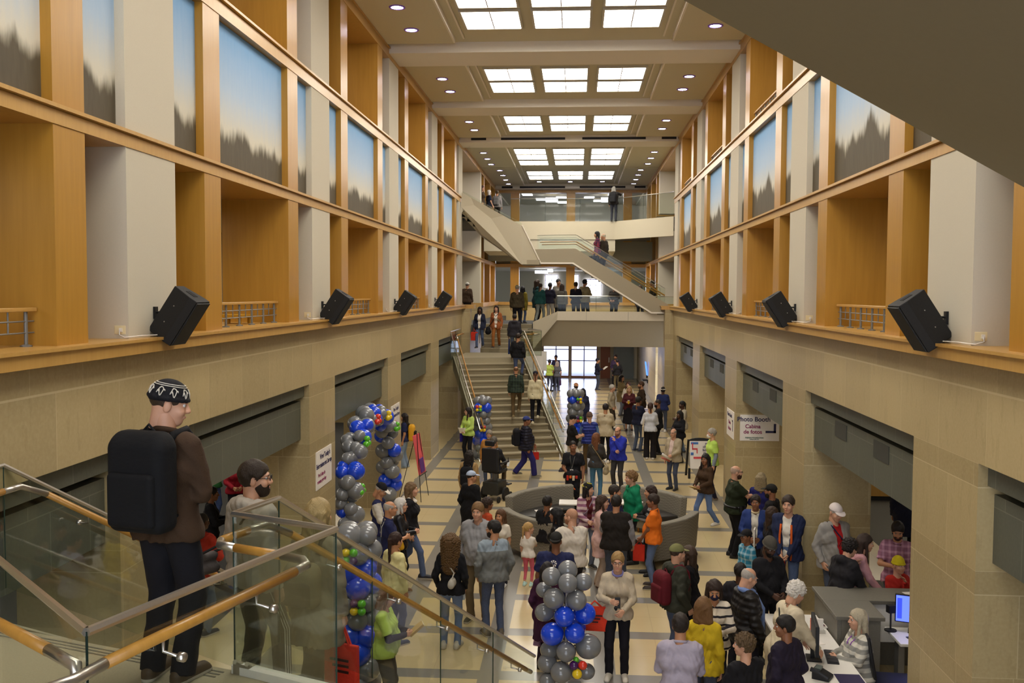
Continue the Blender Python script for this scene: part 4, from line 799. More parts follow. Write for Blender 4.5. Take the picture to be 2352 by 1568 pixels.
def P(label,x,y,z,h,face,sk='A',hair=('short','2a1c14'),top=('sweater','444444'),bot=('pants','222222'),shoe='222222',L='d',R='d',fem=0,g=1,look=0,nod=0,legs='s',hat=None,beard=None,glasses=0,mask=None,scarf=None,inner=None,lining=None,collar=None,hood=None,yoke=None,raglan=None,sleeve=None,plaid=None,stripe=None,lanyard=None,belt=None,lean=0,v=None,piping=None):
    q=Ref(); dist=math.sqrt(x*x+y*y); v=v or min(max(dist*.00072,.0085),.021)
    if legs=='t': h=1.72
    s=h/1.75; hs=s**.45 if h<1.5 else s; sb=(h-.27*hs)/1.48
    if lean: h=1.7; sb=s=hs=1
    ph=BR.uniform(0,6); pz=.93 if legs!='t' else .53; la=math.radians(lean); sl,cl=math.sin(la),math.cos(la); dz=pz-.93
    def up(p):
        px,py,pz_=p; r=pz_-.93; return A_(px,py*cl+r*sl,.93+r*cl-py*sl+dz)*sb
    wd=(.92 if fem else 1.03)*(1+.28*(g-1)); gg=g
    J={}
    for sd,code in ((-1,L),(1,R)):
        S_=up((sd*.172*wd,-.01,1.40)); T_=TG[code]; W_=up((sd*T_[0]*(wd if T_[0]>.15 else 1),T_[1]+(.06*(g-1)*2 if T_[1]>.1 else 0),T_[2])); hint=A_(sd*.75,-.55,-.6) if code in 'fpchmq' else A_(sd*.45,-.8,-.4)
        E_,W_=ik(S_,W_,.285*sb,.255*sb,hint); J[sd]=(S_,E_,W_)
    LG={}
    jit=BR.uniform(-.03,.03)
    for sd in (-1,1):
        hip=A_(sd*.088*(1+.3*(g-1)),0,pz-.03)*sb; fy=jit*sd; fz=.08
        if legs=='w': fy=.27*sd; fz=.08 if sd>0 else .15
        if legs=='u': fy=.26 if sd>0 else -.06; fz=.26 if sd>0 else .10
        if legs=='d': fy=.26 if sd>0 else .02; fz=-.10 if sd>0 else .08
        if legs=='t': fy=.43; fz=.1
        an=A_(sd*(.105 if legs in 'st' else .085)*(1+.2*(g-1)),fy-.02,fz)*sb
        if legs=='t': kn=A_(sd*.11,.44,.54)*sb
        else: kn,an=ik(hip,an,.43*sb,.41*sb,A_(sd*.1,1,.0))
        LG[sd]=(hip,kn,an)
    fw=.118 if fem else .11
    TP=[((-.078*wd,-.012,.93),(.078*wd,-.012,.93),fw*gg),((-.05*wd,0,1.08),(.05*wd,0,1.08),(.10 if fem else .112)*gg),((-.085*wd,.0,1.26),(.085*wd,.0,1.26),(.108 if fem else .118)*(1+.6*(gg-1))),((-.125*wd,-.012,1.40),(.125*wd,-.012,1.40),.068)]
    if fem: TP+=[((-.07,.075,1.25),(.07,.075,1.25),.062)]
    if g>1.08: TP+=[((0,.05*g,1.04),(0,.05*g,1.10),.125*g)]
    zr=lambda a:(np.min(a,0),np.max(a,0))
    pts=[up(p[0]) for p in TP]+[up(p[1]) for p in TP]+[p for t in J.values() for p in t]+[p for t in LG.values() for p in t]
    lo,hi=zr(np.array(pts)); 
    hb=up((0,-.015,1.44)); Hc=up((0,.025,1.44+.195*hs/sb))
    Rz=Matrix.Rotation(-math.radians(look),3,'Z')@Matrix.Rotation(-math.radians(nod+lean*.4),3,'X'); RH=np.array(Rz)
    # --- body
    G=Grid(np.minimum(lo,Hc)-.16*sb,np.maximum(hi,Hc)+.16*sb,v)
    for a,b,r in TP: G.cone(up(a),up(b),(r-.012)*sb,(r-.012)*sb,.05)
    G.cone(hb,Hc+RH@A_(0,-.02,-.02)*hs,.062*hs,.056*hs,.03)
    for sd in (-1,1):
        S_,E_,W_=J[sd]; G.cone(S_,E_,.05*sb,.04*sb,.03); G.cone(E_,W_,.042*sb,.027*sb,.015)
        hp,kn,an=LG[sd]; G.cone(hp,kn,.085*sb,.053*sb,.03); G.cone(kn,an,.052*sb,.034*sb,.02)
    parts=[(*G.net(),0)]
    # head
    hv=max(v*.55,.0042)/hs; K=Grid((-.1,-.13,-.15),(.1,.15,.14),hv)
    K.ell((0,-.015,.03),(.075,.096,.09),.03); K.ell((0,.028,-.04),(.060,.07,.085),.03); K.ell((0,.058,-.098),(.032,.03,.026),.03)
    K.cone((-.03,.085,.028),(.03,.085,.028),.012,.012,.02)
    for sd in (-1,1): K.ell((sd*.031,.104,.006),(.019,.016,.013),.012,True); K.ell((sd*.077,-.008,-.012),(.011,.022,.033),.008); K.ell((sd*.04,.07,-.035),(.022,.02,.02),.03)
    K.cone((0,.092,.014),(0,.113,-.027),.009,.014,.012); K.ell((-.012,.104,-.032),(.011,.011,.009),.01); K.ell((.012,.104,-.032),(.011,.011,.009),.01); K.cone((0,-.03,-.05),(0,-.035,-.13),.06,.056,.03); K.cone((-.016,.092,-.066),(.016,.092,-.066),.009,.009,.01)
    toW=lambda V:(np.asarray(V)*hs)@RH.T+Hc
    hV,hF=K.net(); parts.append((toW(hV),hF,0))
    def addb(c,r,m):
        b=MB().ball(c,r,10,7); V=toW(b.v); Qd=np.array([f for f in b.f if len(f)==4]);Td=np.array([f for f in b.f if len(f)==3]); parts.append((V,Qd,m)); parts.append((V,Td,m))
    for sd in (-1,1):
        addb((sd*.031,.080,.006),.0125,1); addb((sd*.031,.0895,.006),(.0065,.0042,.0065),2); addb((sd*.033,.099,.028),(.017,.006,.004),3)
    addb((0,.1005,-.066),(.021,.006,.0055),4); 
    # hands
    for sd,code in ((-1,L),(1,R)):
        S_,E_,W_=J[sd]; f=(W_-E_)/np.linalg.norm(W_-E_); T0=A_(0,1,.0) if abs(f[2])>.75 else A_(-sd*.3,-.1,1.)
        t=T0-f*(T0@f);t/=np.linalg.norm(t); n=np.cross(t,f); n=n if n@A_(-sd,.0,-.2)>0 else -n
        cu=.5 if code in 'dDwvk' else (.95 if code in 'phjusmq' else .35)
        K=Grid((-.05,-.03,-.07),(.075,.18,.03),max(.0043,v*.5))
        for xa,xb in ((-.024,-.03),(-.008,-.010),(.008,.010),(.022,.028)): K.cone((xa*.7,.0,0),(xb,.082,0),.0145,.0125,.012)
        for i,(fx,fl) in enumerate(((.0295,.068),(.0100,.078),(-.0100,.072),(-.029,.057))):
            c1=cu*(.7+.12*i); c0=A_(fx,.084,0); d1=A_(fx*.5,math.cos(c1),-math.sin(c1)); c1b=c0+d1*fl*.52; c2=c1+cu; e=c1b+A_(0,math.cos(c2),-math.sin(c2))*fl*.5
            if code=='j' and sd>0 and i==0: c1b=c0+A_(.1,1,0)*fl*.5; e=c1b+A_(0,1,0)*fl*.5
            K.cone(c0,c1b,.0092,.0084,.004); K.cone(c1b,e,.0083,.0068,.002)
        K.cone((.022,.02,-.004),(.046,.052,-.016),.0135,.0098,.008); K.cone((.046,.052,-.016),(.05,.082,-.026),.0096,.0076,.002)
        V,F=K.net(); B=np.stack([t,f,-n],0); V=(V*sb*1.02)@B+W_; 
        if np.linalg.det(B)<0: F=F[:,::-1]
        parts.append((V,F,0)); q.__dict__.setdefault('hand',{})[sd]=(W_+f*.1*sb+n*.03*sb,f,t,n)
    hc=hair[1]
    o=mesh_obj('person',parts,[skinm(sk),mat('eye white','cfc8c0',.3),mat('dark iris','1c130e',.2),hairm(hc if hair[0]!='ring' or hc else '555555'),mat('lip '+sk,{'A':'b4685c','B':'9a5548','C':'6f3c34','D':'47261f'}[sk],.45)])
    rootd=A_(0,0,0)
    if lean: rootd=A_(0,sl*.7,0)
    rz=-math.radians(face); o.location=(x-(-math.sin(rz)*rootd[1]),y-math.cos(rz)*rootd[1],z); o.rotation_euler=(0,0,rz); tag(o,label,'person')
    q.o=o;q.s=sb;q.up=up;q.J=J;q.M=Matrix.Translation(o.location)@Matrix.Rotation(rz,4,'Z');q.hc=Hc;q.toW=toW;q.g=g;q.rz=rz;q.LG=LG;q.wd=wd
    # --- trousers
    kind,col=bot; B={'pants':(.094,.064,.058),'jeans':(.092,.06,.053),'cargo':(.102,.078,.072),'track':(.1,.075,.066),'wide':(.1,.088,.098),'baggy':(.104,.082,.082),'leggings':(.088,.057,.04),'shorts':(.1,.085,.06),'skirt':(.1,.1,.1)}[kind]
    K=Grid(np.minimum(lo,0)-A_(.16,.2,.02),A_(hi[0]+.16,hi[1]+.2,(pz+.18)*sb),v*1.05)
    for a,b,r in TP[:1]: K.cone(up(a),up(b),(r+.006)*sb,(r+.006)*sb,.05)
    K.cone(up((-.05*wd,0,1.0)),up((.05*wd,0,1.0)),.108*g*sb,.108*g*sb,.04)
    if kind=='skirt': 
        for sd in (-1,1): K.cone(A_(sd*.05,0,.9)*sb,A_(sd*.1,0,.32)*sb,.12*g*sb,.15*g*sb,.08,True)
        K.cone(A_(0,0,.9)*sb,A_(0,0,.32)*sb,.13*g*sb,.17*g*sb,.08,True)
    else:
        for sd in (-1,1):
            hp,kn,an=LG[sd]; K.cone(hp,kn,B[0]*sb*(1+.5*(g-1)),B[1]*sb,.03,kind=='shorts')
            if kind!='shorts': K.cone(kn,an+(an-kn)*(.08 if kind!='leggings' else -.2),B[1]*sb,B[2]*sb,.02,True)
    K.cut(up((0,0,1.03)),(0,0,1)); K.wrinkle(.0035*sb,34,ph)
    mesh_obj('skirt' if kind=='skirt' else kind if kind in('jeans','leggings','shorts') else 'trousers',[(*K.net(),0)],[cloth(col,'jeans' if kind=='jeans' else 'plain')],o)
    if kind=='track':
        for sd in (-1,1):
            hp,kn,an=LG[sd]
            for e in (-.02,0,.02): MB().tube([hp+A_(sd*.098,e,0)*sb,kn+A_(sd*.076,e,0)*sb,an+A_(sd*.066,e,0)*sb],.005,5).build('side_stripe',PAPER,o)
    # --- shoes
    for sd in (-1,1):
        an=LG[sd][2]; K=Grid((-.07,-.12,-.01),(.07,.22,.12),max(v*.8,.008)); K.cone((0,-.055,.045),(0,.15,.032),.046,.037,.02); K.cone((0,-.03,.05),(0,-.02,.1),.045,.042,.02); K.cone((0,-.06,.012),(0,.165,.012),.044,.042,.01); K.cut((0,0,0),(0,0,-1))
        V,F=K.net(); cz=V[F].mean(1)[:,2]; ya=-sd*.14; ra=np.array([[math.cos(ya),-math.sin(ya),0],[math.sin(ya),math.cos(ya),0],[0,0,1]])
        mesh_obj('shoe',[((V*sb)@ra.T+A_(an[0],an[1]+.01*sb,an[2]-.08*sb),F,(cz<.022).astype(int))],[mat('shoe '+shoe,shoe,.6),mat('shoe sole','b8b0a0' if shoe not in('222222','141414','181818') else '1a1a1a',.7)],o)
    # --- top
    kind,col=top; short=kind in('tee','polo','shirttee'); hem={'longcoat':.48,'coat':.62,'puffer':.80,'suit':.80,'blazer':.80,'hoodie':.86,'jacket':.86,'openjacket':.82,'cardigan':.80,'blouse':.88,'vest':.86,'knit':.86,'sweater':.85}.get(kind,.87)
    off={'puffer':.038,'coat':.026,'longcoat':.028,'hoodie':.028,'jacket':.022,'vest':.026,'openjacket':.026,'suit':.022,'blazer':.022,'cardigan':.02,'quarterzip':.02}.get(kind,.015)
    def garment(name,off,hem,short,mats,open_=0,neck=.07,arms=True,mask=None,hoodb=False,z0=None):
        K=Grid(lo-A_(.19,.19,.0)*sb,A_(hi[0]+.19*sb,hi[1]+.16*sb,max(up((0,0,1.57))[2],hi[2]+.1)),v*1.05)
        for a,b,r in TP: K.cone(up(a),up(b),(r+off)*sb,(r+off)*sb,.05)
        K.cone(up((-.085*wd,-.005,hem+.03 if hem>.8 else .9)),up((.085*wd,-.005,hem+.03 if hem>.8 else .9)),(fw*g+off+.012)*sb,(fw*g+off+.012)*sb,.04)
        if hem<.85:
            for sd in (-1,1): K.cone(up((sd*.06*wd,0,.95)),A_(sd*(.085 if hem<.7 else .07)*wd,0,hem+dz)*sb,(fw+off+.005)*g*sb,(.125+off)*g*sb,.06)
        if arms:
            for sd in (-1,1):
                S_,E_,W_=J[sd]; r0=.054*(1+.4*(g-1))+off*.6
                if short: K.cone(S_,S_+(E_-S_)*.78,(r0+.004)*sb,(r0+.006)*sb,.03,True)
                else: K.cone(S_,E_,r0*sb,(.044+off*.7)*sb,.03); K.cone(E_,W_+(W_-E_)*.03,(.046+off*.7)*sb,(.034+off*.5)*sb,.015,True)
        if hoodb: K.ell(up((0,-.095,1.455)),A_(.115,.06,.065)*sb,.03); K.cone(up((-.075,-.03,1.47)),up((-.03,.085,1.42)),.033*sb,.026*sb,.02); K.cone(up((.075,-.03,1.47)),up((.03,.085,1.42)),.033*sb,.026*sb,.02)
        if neck>.078: K.cone(up((0,-.01,1.43)),up((0,.005,1.5)),.082*sb,.075*sb,.02,True)
        K.cone(up((0,-.02,1.40)),up((0,.06,1.64)),neck*sb*.86,neck*sb*1.1,0,sub=True)
        zc=(hem+dz)*sb
        if lean: K.cut(up((0,0,max(hem,.85))),(0,sl,-cl)) if False else None
        nh=(0,0,-1); 
        if arms and min(J[1][2][2],J[-1][2][2])<zc+.05:
            X,Y,Z=K.ax[0][:,None,None],K.ax[1][None,:,None],K.ax[2][None,None,:]; w=(.165+off)*max(g,1)*sb
            K.D=np.maximum(K.D,np.minimum(zc-Z,np.minimum((w+.02)-np.abs(X),.28*sb-np.abs(Y)))).astype(np.float32)
        else: K.cut((0,0,zc),nh)
        if open_:
            X,Y,Z=K.ax[0][:,None,None],K.ax[1][None,:,None],K.ax[2][None,None,:]; w=(open_+.05*np.clip((Z/sb-1.1-dz),-.2,.4))*sb
            K.D=np.maximum(K.D,np.minimum(w-np.abs(X),Y-.02)).astype(np.float32)
        K.wrinkle(.0065*sb,30,ph); K.wrinkle(.003*sb,67,ph+2); V,F=K.net(); mi=0
        if mask is not None: mi=mask(V[F].mean(1))
        return mesh_obj(name,[(V,F,mi)],mats,o)
    def armmask(t0):
        def f(C):
            r=np.zeros(len(C),int)
            for sd in (-1,1):
                S_,E_,W_=J[sd]; a=S_+(E_-S_)*t0
                for p0,p1 in ((a,E_),(E_,W_)):
                    d=p1-p0;t=((C-p0)@d)/(d@d);dd=np.linalg.norm(C-p0-np.clip(t,0,1)[:,None]*d,axis=1); r|=((dd<.095*sb)&(t>0)).astype(int)
            return r
        return f
    ck='puffer' if kind in('puffer',) or (kind=='vest' and col in('22307e',)) else 'leather' if kind=='jacket' and col in('17171b','151417') else 'knit' if kind in('sweater','cardigan') else 'plain'
    if plaid: m0=cloth(col,'plaid',plaid)
    elif stripe: m0=cloth(col,'stripe',stripe)
    else: m0=cloth(col,ck)
    mats=[m0];mask_=None
    if kind=='vest' or raglan: mats.append(cloth(sleeve or raglan)); mask_=armmask(.12 if kind=='vest' else -.05)
    elif sleeve and kind!='tee': mats.append(cloth(sleeve,'stripe','1a1a1c')); mask_=armmask(.12)
    if yoke: mats.append(cloth(yoke)); mask_=lambda C:((C[:,2]>up((0,0,1.33))[2])&(C[:,0]<.2)).astype(int)
    nm={'tee':'tee_shirt','polo':'polo_shirt','quarterzip':'quarter_zip','openjacket':'jacket','longcoat':'coat','shirttee':'shirt','suit':'suit_jacket'}.get(kind,kind)
    if inner: garment('shirt',.010,.86,True,[cloth(inner)],arms=False)
    if sleeve and kind=='tee': garment('undersleeve_top',.004,.9,False,[cloth(sleeve)])
    garment(nm,off,hem,short,mats,open_=.05 if inner else 0,neck=.088 if kind in('quarterzip','puffer','jacket','coat') and not inner else .074,mask=mask_,hoodb=kind=='hoodie')
    up3=lambda a,b,c:tuple(up((a,b,c)))
    if hood: 
        K=Grid(up((-.2,-.2,1.36)),up((.2,.15,1.56)),v); K.ell(up((0,-.095,1.46)),A_(.125,.07,.07)*sb,.02); K.cone(up((-.085,-.03,1.48)),up((-.03,.1,1.42)),.035*sb,.026*sb,.02); K.cone(up((.085,-.03,1.48)),up((.03,.1,1.42)),.035*sb,.026*sb,.02); mesh_obj('hood',[(*K.net(),0)],[cloth(hood)],o)
    if lining:
        for sd in (-1,1): MB().tube([up3(sd*.075,.125,1.36),up3(sd*.085,.155,1.2),up3(sd*.085,.155,1.0),up3(sd*.08,.15,.84)],.016*sb,8).build('lining',cloth(lining),o,True)
    if collar: ring(up((0,.0,1.475)),.072*sb,.07*sb,.017*sb,.35).build('collar',cloth(collar),o,True)
    if kind=='polo' or kind=='shirt' or kind=='shirttee': ring(up((0,.0,1.47)),.07*sb,.068*sb,.014*sb,.35).build('collar',m0,o,True)
    if piping:
        for sd in (-1,1): MB().tube([up3(sd*.07,-.06,1.475),up3(sd*.12,-.125,1.36),up3(sd*.13,-.135,1.2)],.005*sb,5).build('piping',cloth(piping),o)
    if scarf:
        ring(up((0,.0,1.475)),.085*sb,.085*sb,.036*sb,.3).build('scarf',cloth(scarf),o,True)
        for sd in (-1,1): MB().tube([up3(sd*.06,.08,1.44),up3(sd*.075,.17*max(1,g),1.25),up3(sd*.075,.17*max(1,g),.92)],[.035*sb,.04*sb,.042*sb],8).build('scarf_end',cloth(scarf),o,True)
    if lanyard:
        for sd in (-1,1): MB().tube([up3(sd*.065,.0,1.47),up3(sd*.05,.12,1.36),up3(.0,.165*max(g,1),1.12)],.006*sb,5).build('lanyard',mat('lanyard '+lanyard,lanyard,.6),o)
        a=up((0,.17*max(g,1),1.06)); MB().box(a[0]-.04,a[0]+.04,a[1],a[1]+.008,a[2]-.06,a[2]+.05).build('badge',PAPER,o)
    if belt:
        ring(up((0,-.005,1.0)),(.078*wd+fw*g+.02)*sb,(fw*g+.03)*sb,.024*sb).build('duty_belt',mat('black leather belt',belt,.4),o,True)
        for a in (.3,1.1,2.2,2.9): 
            c=up(((.078*wd+fw*g+.04)*math.cos(a),(fw*g+.04)*math.sin(a),.98)); MB().box(c[0]-.035,c[0]+.035,c[1]-.025,c[1]+.025,c[2]-.07,c[2]+.05).build('belt_pouch',BLACKP,o,bevel=.008)
    # --- hair
    st=hair[0]; hm=hairm(hc); ln=hair[2] if len(hair)>2 else .2
    def hnet(K): V,F=K.net(); return (toW(V),F,0)
    if st!='bald':
        cov=.30 if st in('straight','wavy','curly','long') else .2
        K=Grid((-.17,-.22,-.15-(ln if st in('straight','wavy','curly','long','bob','pony') else 0)),(.17,.16,.2),max(hv*1.15,.006)); th=.004 if st in('buzz','ring') or (hat and hat[0]!='band') else .019 if st!='curlyshort' else .028
        K.ell((0,-.016,.034),(.075+th,.097+th,.091+th*1.2),.01); K.cut((0,.096,.058 if st not in('ring','buzz') else .07),(0,.685,-.728))
        for sd in (-1,1): K.ell((sd*.09,.0,-.015),(.03,.024,.04),.005,True)
        K.ell((0,.1,-.03),(.062,.07,.09),.01,True)
        if st=='ring': K.ell((0,.02,.11),(.075,.11,.085),.01,True)
        if st in('straight','wavy','long','curly'):
            w={'straight':.045,'wavy':.055,'long':.05,'curly':.095}[st]
            for xx in (-.075,-.04,0,.04,.075): K.cone((xx*.8,-.06-.03*(1-abs(xx)/.08),.02),(xx*1.15,-.085-.02*(1-abs(xx)/.08),-.08-ln*(1 if abs(xx)<.07 else .85)),w,w*.62,.03)
            for sd in (-1,1): K.cone((sd*.075,-.005,.03),(sd*.098,.035,-.08-ln*.75),.024,.02,.02)
        if st=='bob':
            b=min(ln,.14) if ln!=.24 else .16
            for xx in (-.075,-.04,0,.04,.075): K.cone((xx*.8,-.05,.03),(xx*1.1,-.06,-.05-b*.6),.05,.042,.03)
            for sd in (-1,1): K.cone((sd*.078,.01,.03),(sd*.088,.03,-.05-b*.5),.024,.02,.02)
        if st=='pony': K.ell((0,-.115,.03),(.03,.03,.03),.02); K.cone((0,-.125,.03),(.01,-.14,-.06-ln),.032,.016,.02)
        if st=='bun': K.ell((0,-.1,.075),(.045,.045,.042),.01)
        if st in('curly','curlyshort','wavy'):
            X,Y,Z=K.ax[0][:,None,None],K.ax[1][None,:,None],K.ax[2][None,None,:]; am=.016 if st!='wavy' else .008; K.D=(K.D+am*np.sin(95*X+3*np.sin(40*Z))*np.sin(95*Y+2)*np.sin(85*Z+4*np.sin(30*X))).astype(np.float32)
        if st in('short','bob','straight','long','pony','bun'): X,Y,Z=K.ax[0][:,None,None],K.ax[1][None,:,None],K.ax[2][None,None,:]; K.D=(K.D+.0035*np.sin(70*X+ph+4*np.sin(23*Z+ph))*np.sin(60*Y+ph)).astype(np.float32)
        mesh_obj('hair',[hnet(K)],[hm],o)
    if beard:
        K=Grid((-.09,-.03,-.16),(.09,.14,.0),max(hv*1.1,.006)); K.ell((0,.032,-.045),(.067,.075,.09),.02); K.ell((0,.06,-.1),(.04,.04,.035),.03); K.cut((0,.03,-.04),(0,-.55,.85)); K.ell((0,.105,-.062),(.02,.02,.012),.004,True); K.ell((0,.11,-.01),(.045,.05,.04),.01,True); mesh_obj('beard',[hnet(K)],[hairm(beard)],o)
    hmesh=lambda m,n,ma,sm=True:(setattr(m,'v',[tuple(p) for p in toW(m.v)]),m.build(n,ma,o,sm))[1]
    if glasses:
        m=MB()
        for sd in (-1,1): m.tube([(sd*.033+.022*math.cos(a),.112,.006+.017*math.sin(a)) for a in np.linspace(0,2*PI,13)],.0025,5); m.tube([(sd*.055,.11,.008),(sd*.075,.06,.012),(sd*.08,-.01,.005)],.0025,5)
        m.tube([(-.012,.114,.01),(.012,.114,.01)],.0025,5); hmesh(m,'glasses',BLACKM)
    if mask: 
        K=Grid((-.08,.0,-.14),(.08,.15,.0),.006); K.ell((0,.055,-.055),(.06,.068,.06),.01); K.cut((0,.03,0),(0,-1,0)); mesh_obj('face_mask',[hnet(K)],[cloth(mask)],o); hmesh(MB().tube([(-.05,.08,-.03),(-.08,-.0,-.0)],.002,4).tube([(.05,.08,-.03),(.08,-.0,-.0)],.002,4),'mask_loop',PAPER)
    if hat:
        hk,hcol=hat; hm2=cloth(hcol,'knit' if hk in('beanie','knitcap') else 'plain')
        if hk in('cap','cap2','capback'):
            K=Grid((-.11,-.14,.02),(.11,.13,.16),max(hv,.006)); K.ell((0,-.014,.04),(.092,.112,.102),.01); K.cut((0,0,.042),(0,0,-1)); mesh_obj('cap',[hnet(K)],[hm2],o)
            m=MB(); sg=-1 if hk=='capback' else 1
            for zz in (.038,.046): m.v+=[(.0,0,0)]*0
            a=[(.082*math.sin(t),sg*(.06+.125*math.cos(t)**.8),.044-.022*math.cos(t)) for t in np.linspace(-1.45,1.45,13)]
            m.prism(a,(0,0,.007)); hmesh(m,'cap_brim',cloth('d8d2c8') if hk=='cap2' else hm2,False)
        elif hk in('beanie','knitcap'):
            K=Grid((-.13,-.15,-.0),(.13,.13,.19),max(hv*.9,.005)); K.ell((0,-.014,.045),(.093,.114,.118 if hk=='beanie' else .1),.01); K.cut((0,0,.022),(0,.12,-1)); 
            for a in np.linspace(0,2*PI,17)[:-1]: K.cone((.09*math.cos(a),-.012+.11*math.sin(a),.035),(.09*math.cos(a+.4),-.012+.11*math.sin(a+.4),.035),.012,.012,.01) if hk=='beanie' or True else None
            mesh_obj('beanie' if hk=='beanie' else 'knit_cap',[hnet(K)],[hm2],o)
            if hk=='knitcap':
                el=lambda a,z,e=.004:((.093*math.sqrt(max(0,1-((z-.045)/.1)**2))+e)*math.cos(a),-.014+(.114*math.sqrt(max(0,1-((z-.045)/.1)**2))+e)*math.sin(a),z)
                for zz in (.108,.118): hmesh(MB().tube([el(a,zz) for a in np.linspace(0,2*PI,41)],.0028,5),'white_band',cloth('cfc8ba'))
                m=MB()
                for i in range(9):
                    a0=2*PI*i/9
                    m.tube([el(a0+.05+t*.42,.062+.019*math.sin(t*9)+.008*t) for t in np.linspace(0,1,14)],.0032,5); m.tube([el(a0+.25+.13*math.cos(t),.082+.016*math.sin(t)) for t in np.linspace(0,4.4,9)],.003,5); m.tube([el(a0+.1,.07),el(a0+.14,.09),el(a0+.2,.1)],.003,5)
                hmesh(m,'scroll_pattern',cloth('cfc8ba'))
        elif hk=='band': hmesh(ring((0,-.014,.05),.088,.108,.02),'headband',cloth(hcol))
        elif hk=='bandana':
            K=Grid((-.11,-.14,.0),(.11,.13,.16),.006); K.ell((0,-.014,.04),(.09,.112,.105),.01); K.cut((0,.09,.06),(0,.7,-.7)); mesh_obj('bandana',[hnet(K)],[cloth('1d1b18','plain')],o)
            for i in range(26):
                a=i*2.4; zz=.06+.08*((i*.618)%1); r=math.sqrt(max(0,1-((zz-.04)/.105)**2)); hmesh(MB().ball((.091*r*math.cos(a),-.014+.113*r*math.sin(a),zz),.011,7,5),'flower_spot',mat('yellow print',hcol,.7))
    return q
def attach(q,name,label,cat,build,group=None):
    """a carried thing, top level, built in the carrier's local frame"""
    t=thing(name,label,cat,q.o.location,q.rz,group); build(t); return t
def backpack(q,label,col,w=.30,hh=.46,d=.16,pocket=True,straps=True,z=1.18,col2=None,y0=None):
    s=q.s; b=q.up((0,-.13 if y0 is None else y0,z))
    def f(t):
        v=.008 if q.o.location.y<9 else .012
        K=Grid(b-A_(w*.8,d*1.6,hh*.75),b+A_(w*.8,d*.8,hh*.75),v)
        K.rbox(b+A_(0,-d*.5,-.02),(w/2,d/2,hh/2-.02),min(.065,d*.42)); K.rbox(b+A_(0,-d*.45,hh*.2),(w*.44,d*.42,hh*.3),min(.06,d*.4),.04)
        mesh_obj('bag_body',[(*K.net(),0)],[cloth(col,'plain')],t)
        if pocket:
            K=Grid(b-A_(w*.6,d*1.9,hh*.5),b+A_(w*.6,d*.2,hh*.3),v); K.rbox(b+A_(0,-d*.98,-hh*.16),(w*.40,.04,hh*.27),.032); mesh_obj('front_pocket',[(*K.net(),0)],[cloth(col2 or col,'plain')],t)
        MB().tube([b+A_(-.04,-.03,hh/2-.01),b+A_(0,-.03,hh/2+.03),b+A_(.04,-.03,hh/2-.01)],.008,6).build('grab_handle',cloth(col2 or col),t)
        MB().tube([b+A_(-w*.4,-d*.75,hh*.25),b+A_(0,-d*.97,hh*.3),b+A_(w*.4,-d*.75,hh*.25)],.004,5).build('zip',mat('dark zip','0c0c0c',.4),t)
        if straps:
            for a in (-1,1):
                u=lambda *p:q.up(p); g=q.g; m=MB(); pts=[u(a*.09,-.12,1.36),u(a*.10,-.075,1.47),u(a*.105,.03,1.485),u(a*.11,.115*max(1,g),1.38),u(a*.13,.13*max(1,g),1.22),u(a*.165*g,.06,1.05),u(a*.13,-.12,1.0)]
                m.tube(pts,[.022,.026,.028,.026,.02,.01,.01],8); m.build('shoulder_strap',cloth(col2 or col),t,True)
    return attach(q,'backpack',label,'backpack',f)
def tote(q,sd,label,col,w=.32,hh=.36,strap=.28,name='tote_bag',shoulder=False,mark=None,thin=.05,cat='bag',flat=False,pos=None):
    c=q.up(pos) if pos else q.hand[sd][0].copy() if not shoulder else q.up((sd*.22,-.03,1.05))
    def f(t):
        x,y,z=c; top=z-(.02 if not shoulder else .0)-(strap*.5 if not shoulder else 0); a=top-hh
        m=MB(); m.hexa([(x-thin*.7,y-w*.48,a),(x+thin*.7,y-w*.48,a),(x+thin*.7,y+w*.48,a),(x-thin*.7,y+w*.48,a),(x-thin*.4,y-w*.5,top),(x+thin*.4,y-w*.5,top),(x+thin*.4,y+w*.5,top),(x-thin*.4,y+w*.5,top)]); m.build('bag_body',cloth(col),t,bevel=.012)
        e=(x,y,z) if not shoulder else tuple(q.up((sd*.15,-.01,1.475)))
        for k in (-1,1): MB().tube([(x+k*thin*.3,y-w*.25,top-.01),(e[0]+k*.008,e[1]-.01,e[2]+.005),(x+k*thin*.3,y+w*.25,top-.01)],.009,6).build('handle',cloth(col),t)
        if mark:
            for k in (-1,1): 
                m=MB()
                for i in range(3): m.box(x+k*(thin*.7+.002),x+k*(thin*.7+.006),y-w*.28,y+w*(.28-.08*i),a+hh*(.62-.13*i),a+hh*(.68-.13*i))
                m.build('printed_lines',mat('dark print',mark,.7),t)
    def f2(t):
        f(t)
        if flat:
            for o in list(t.children):
                for vv in o.data.vertices: dx,dy=vv.co.x-c[0],vv.co.y-c[1]; vv.co.x=c[0]-dy; vv.co.y=c[1]+dx
    return attach(q,name,label,cat,f2)
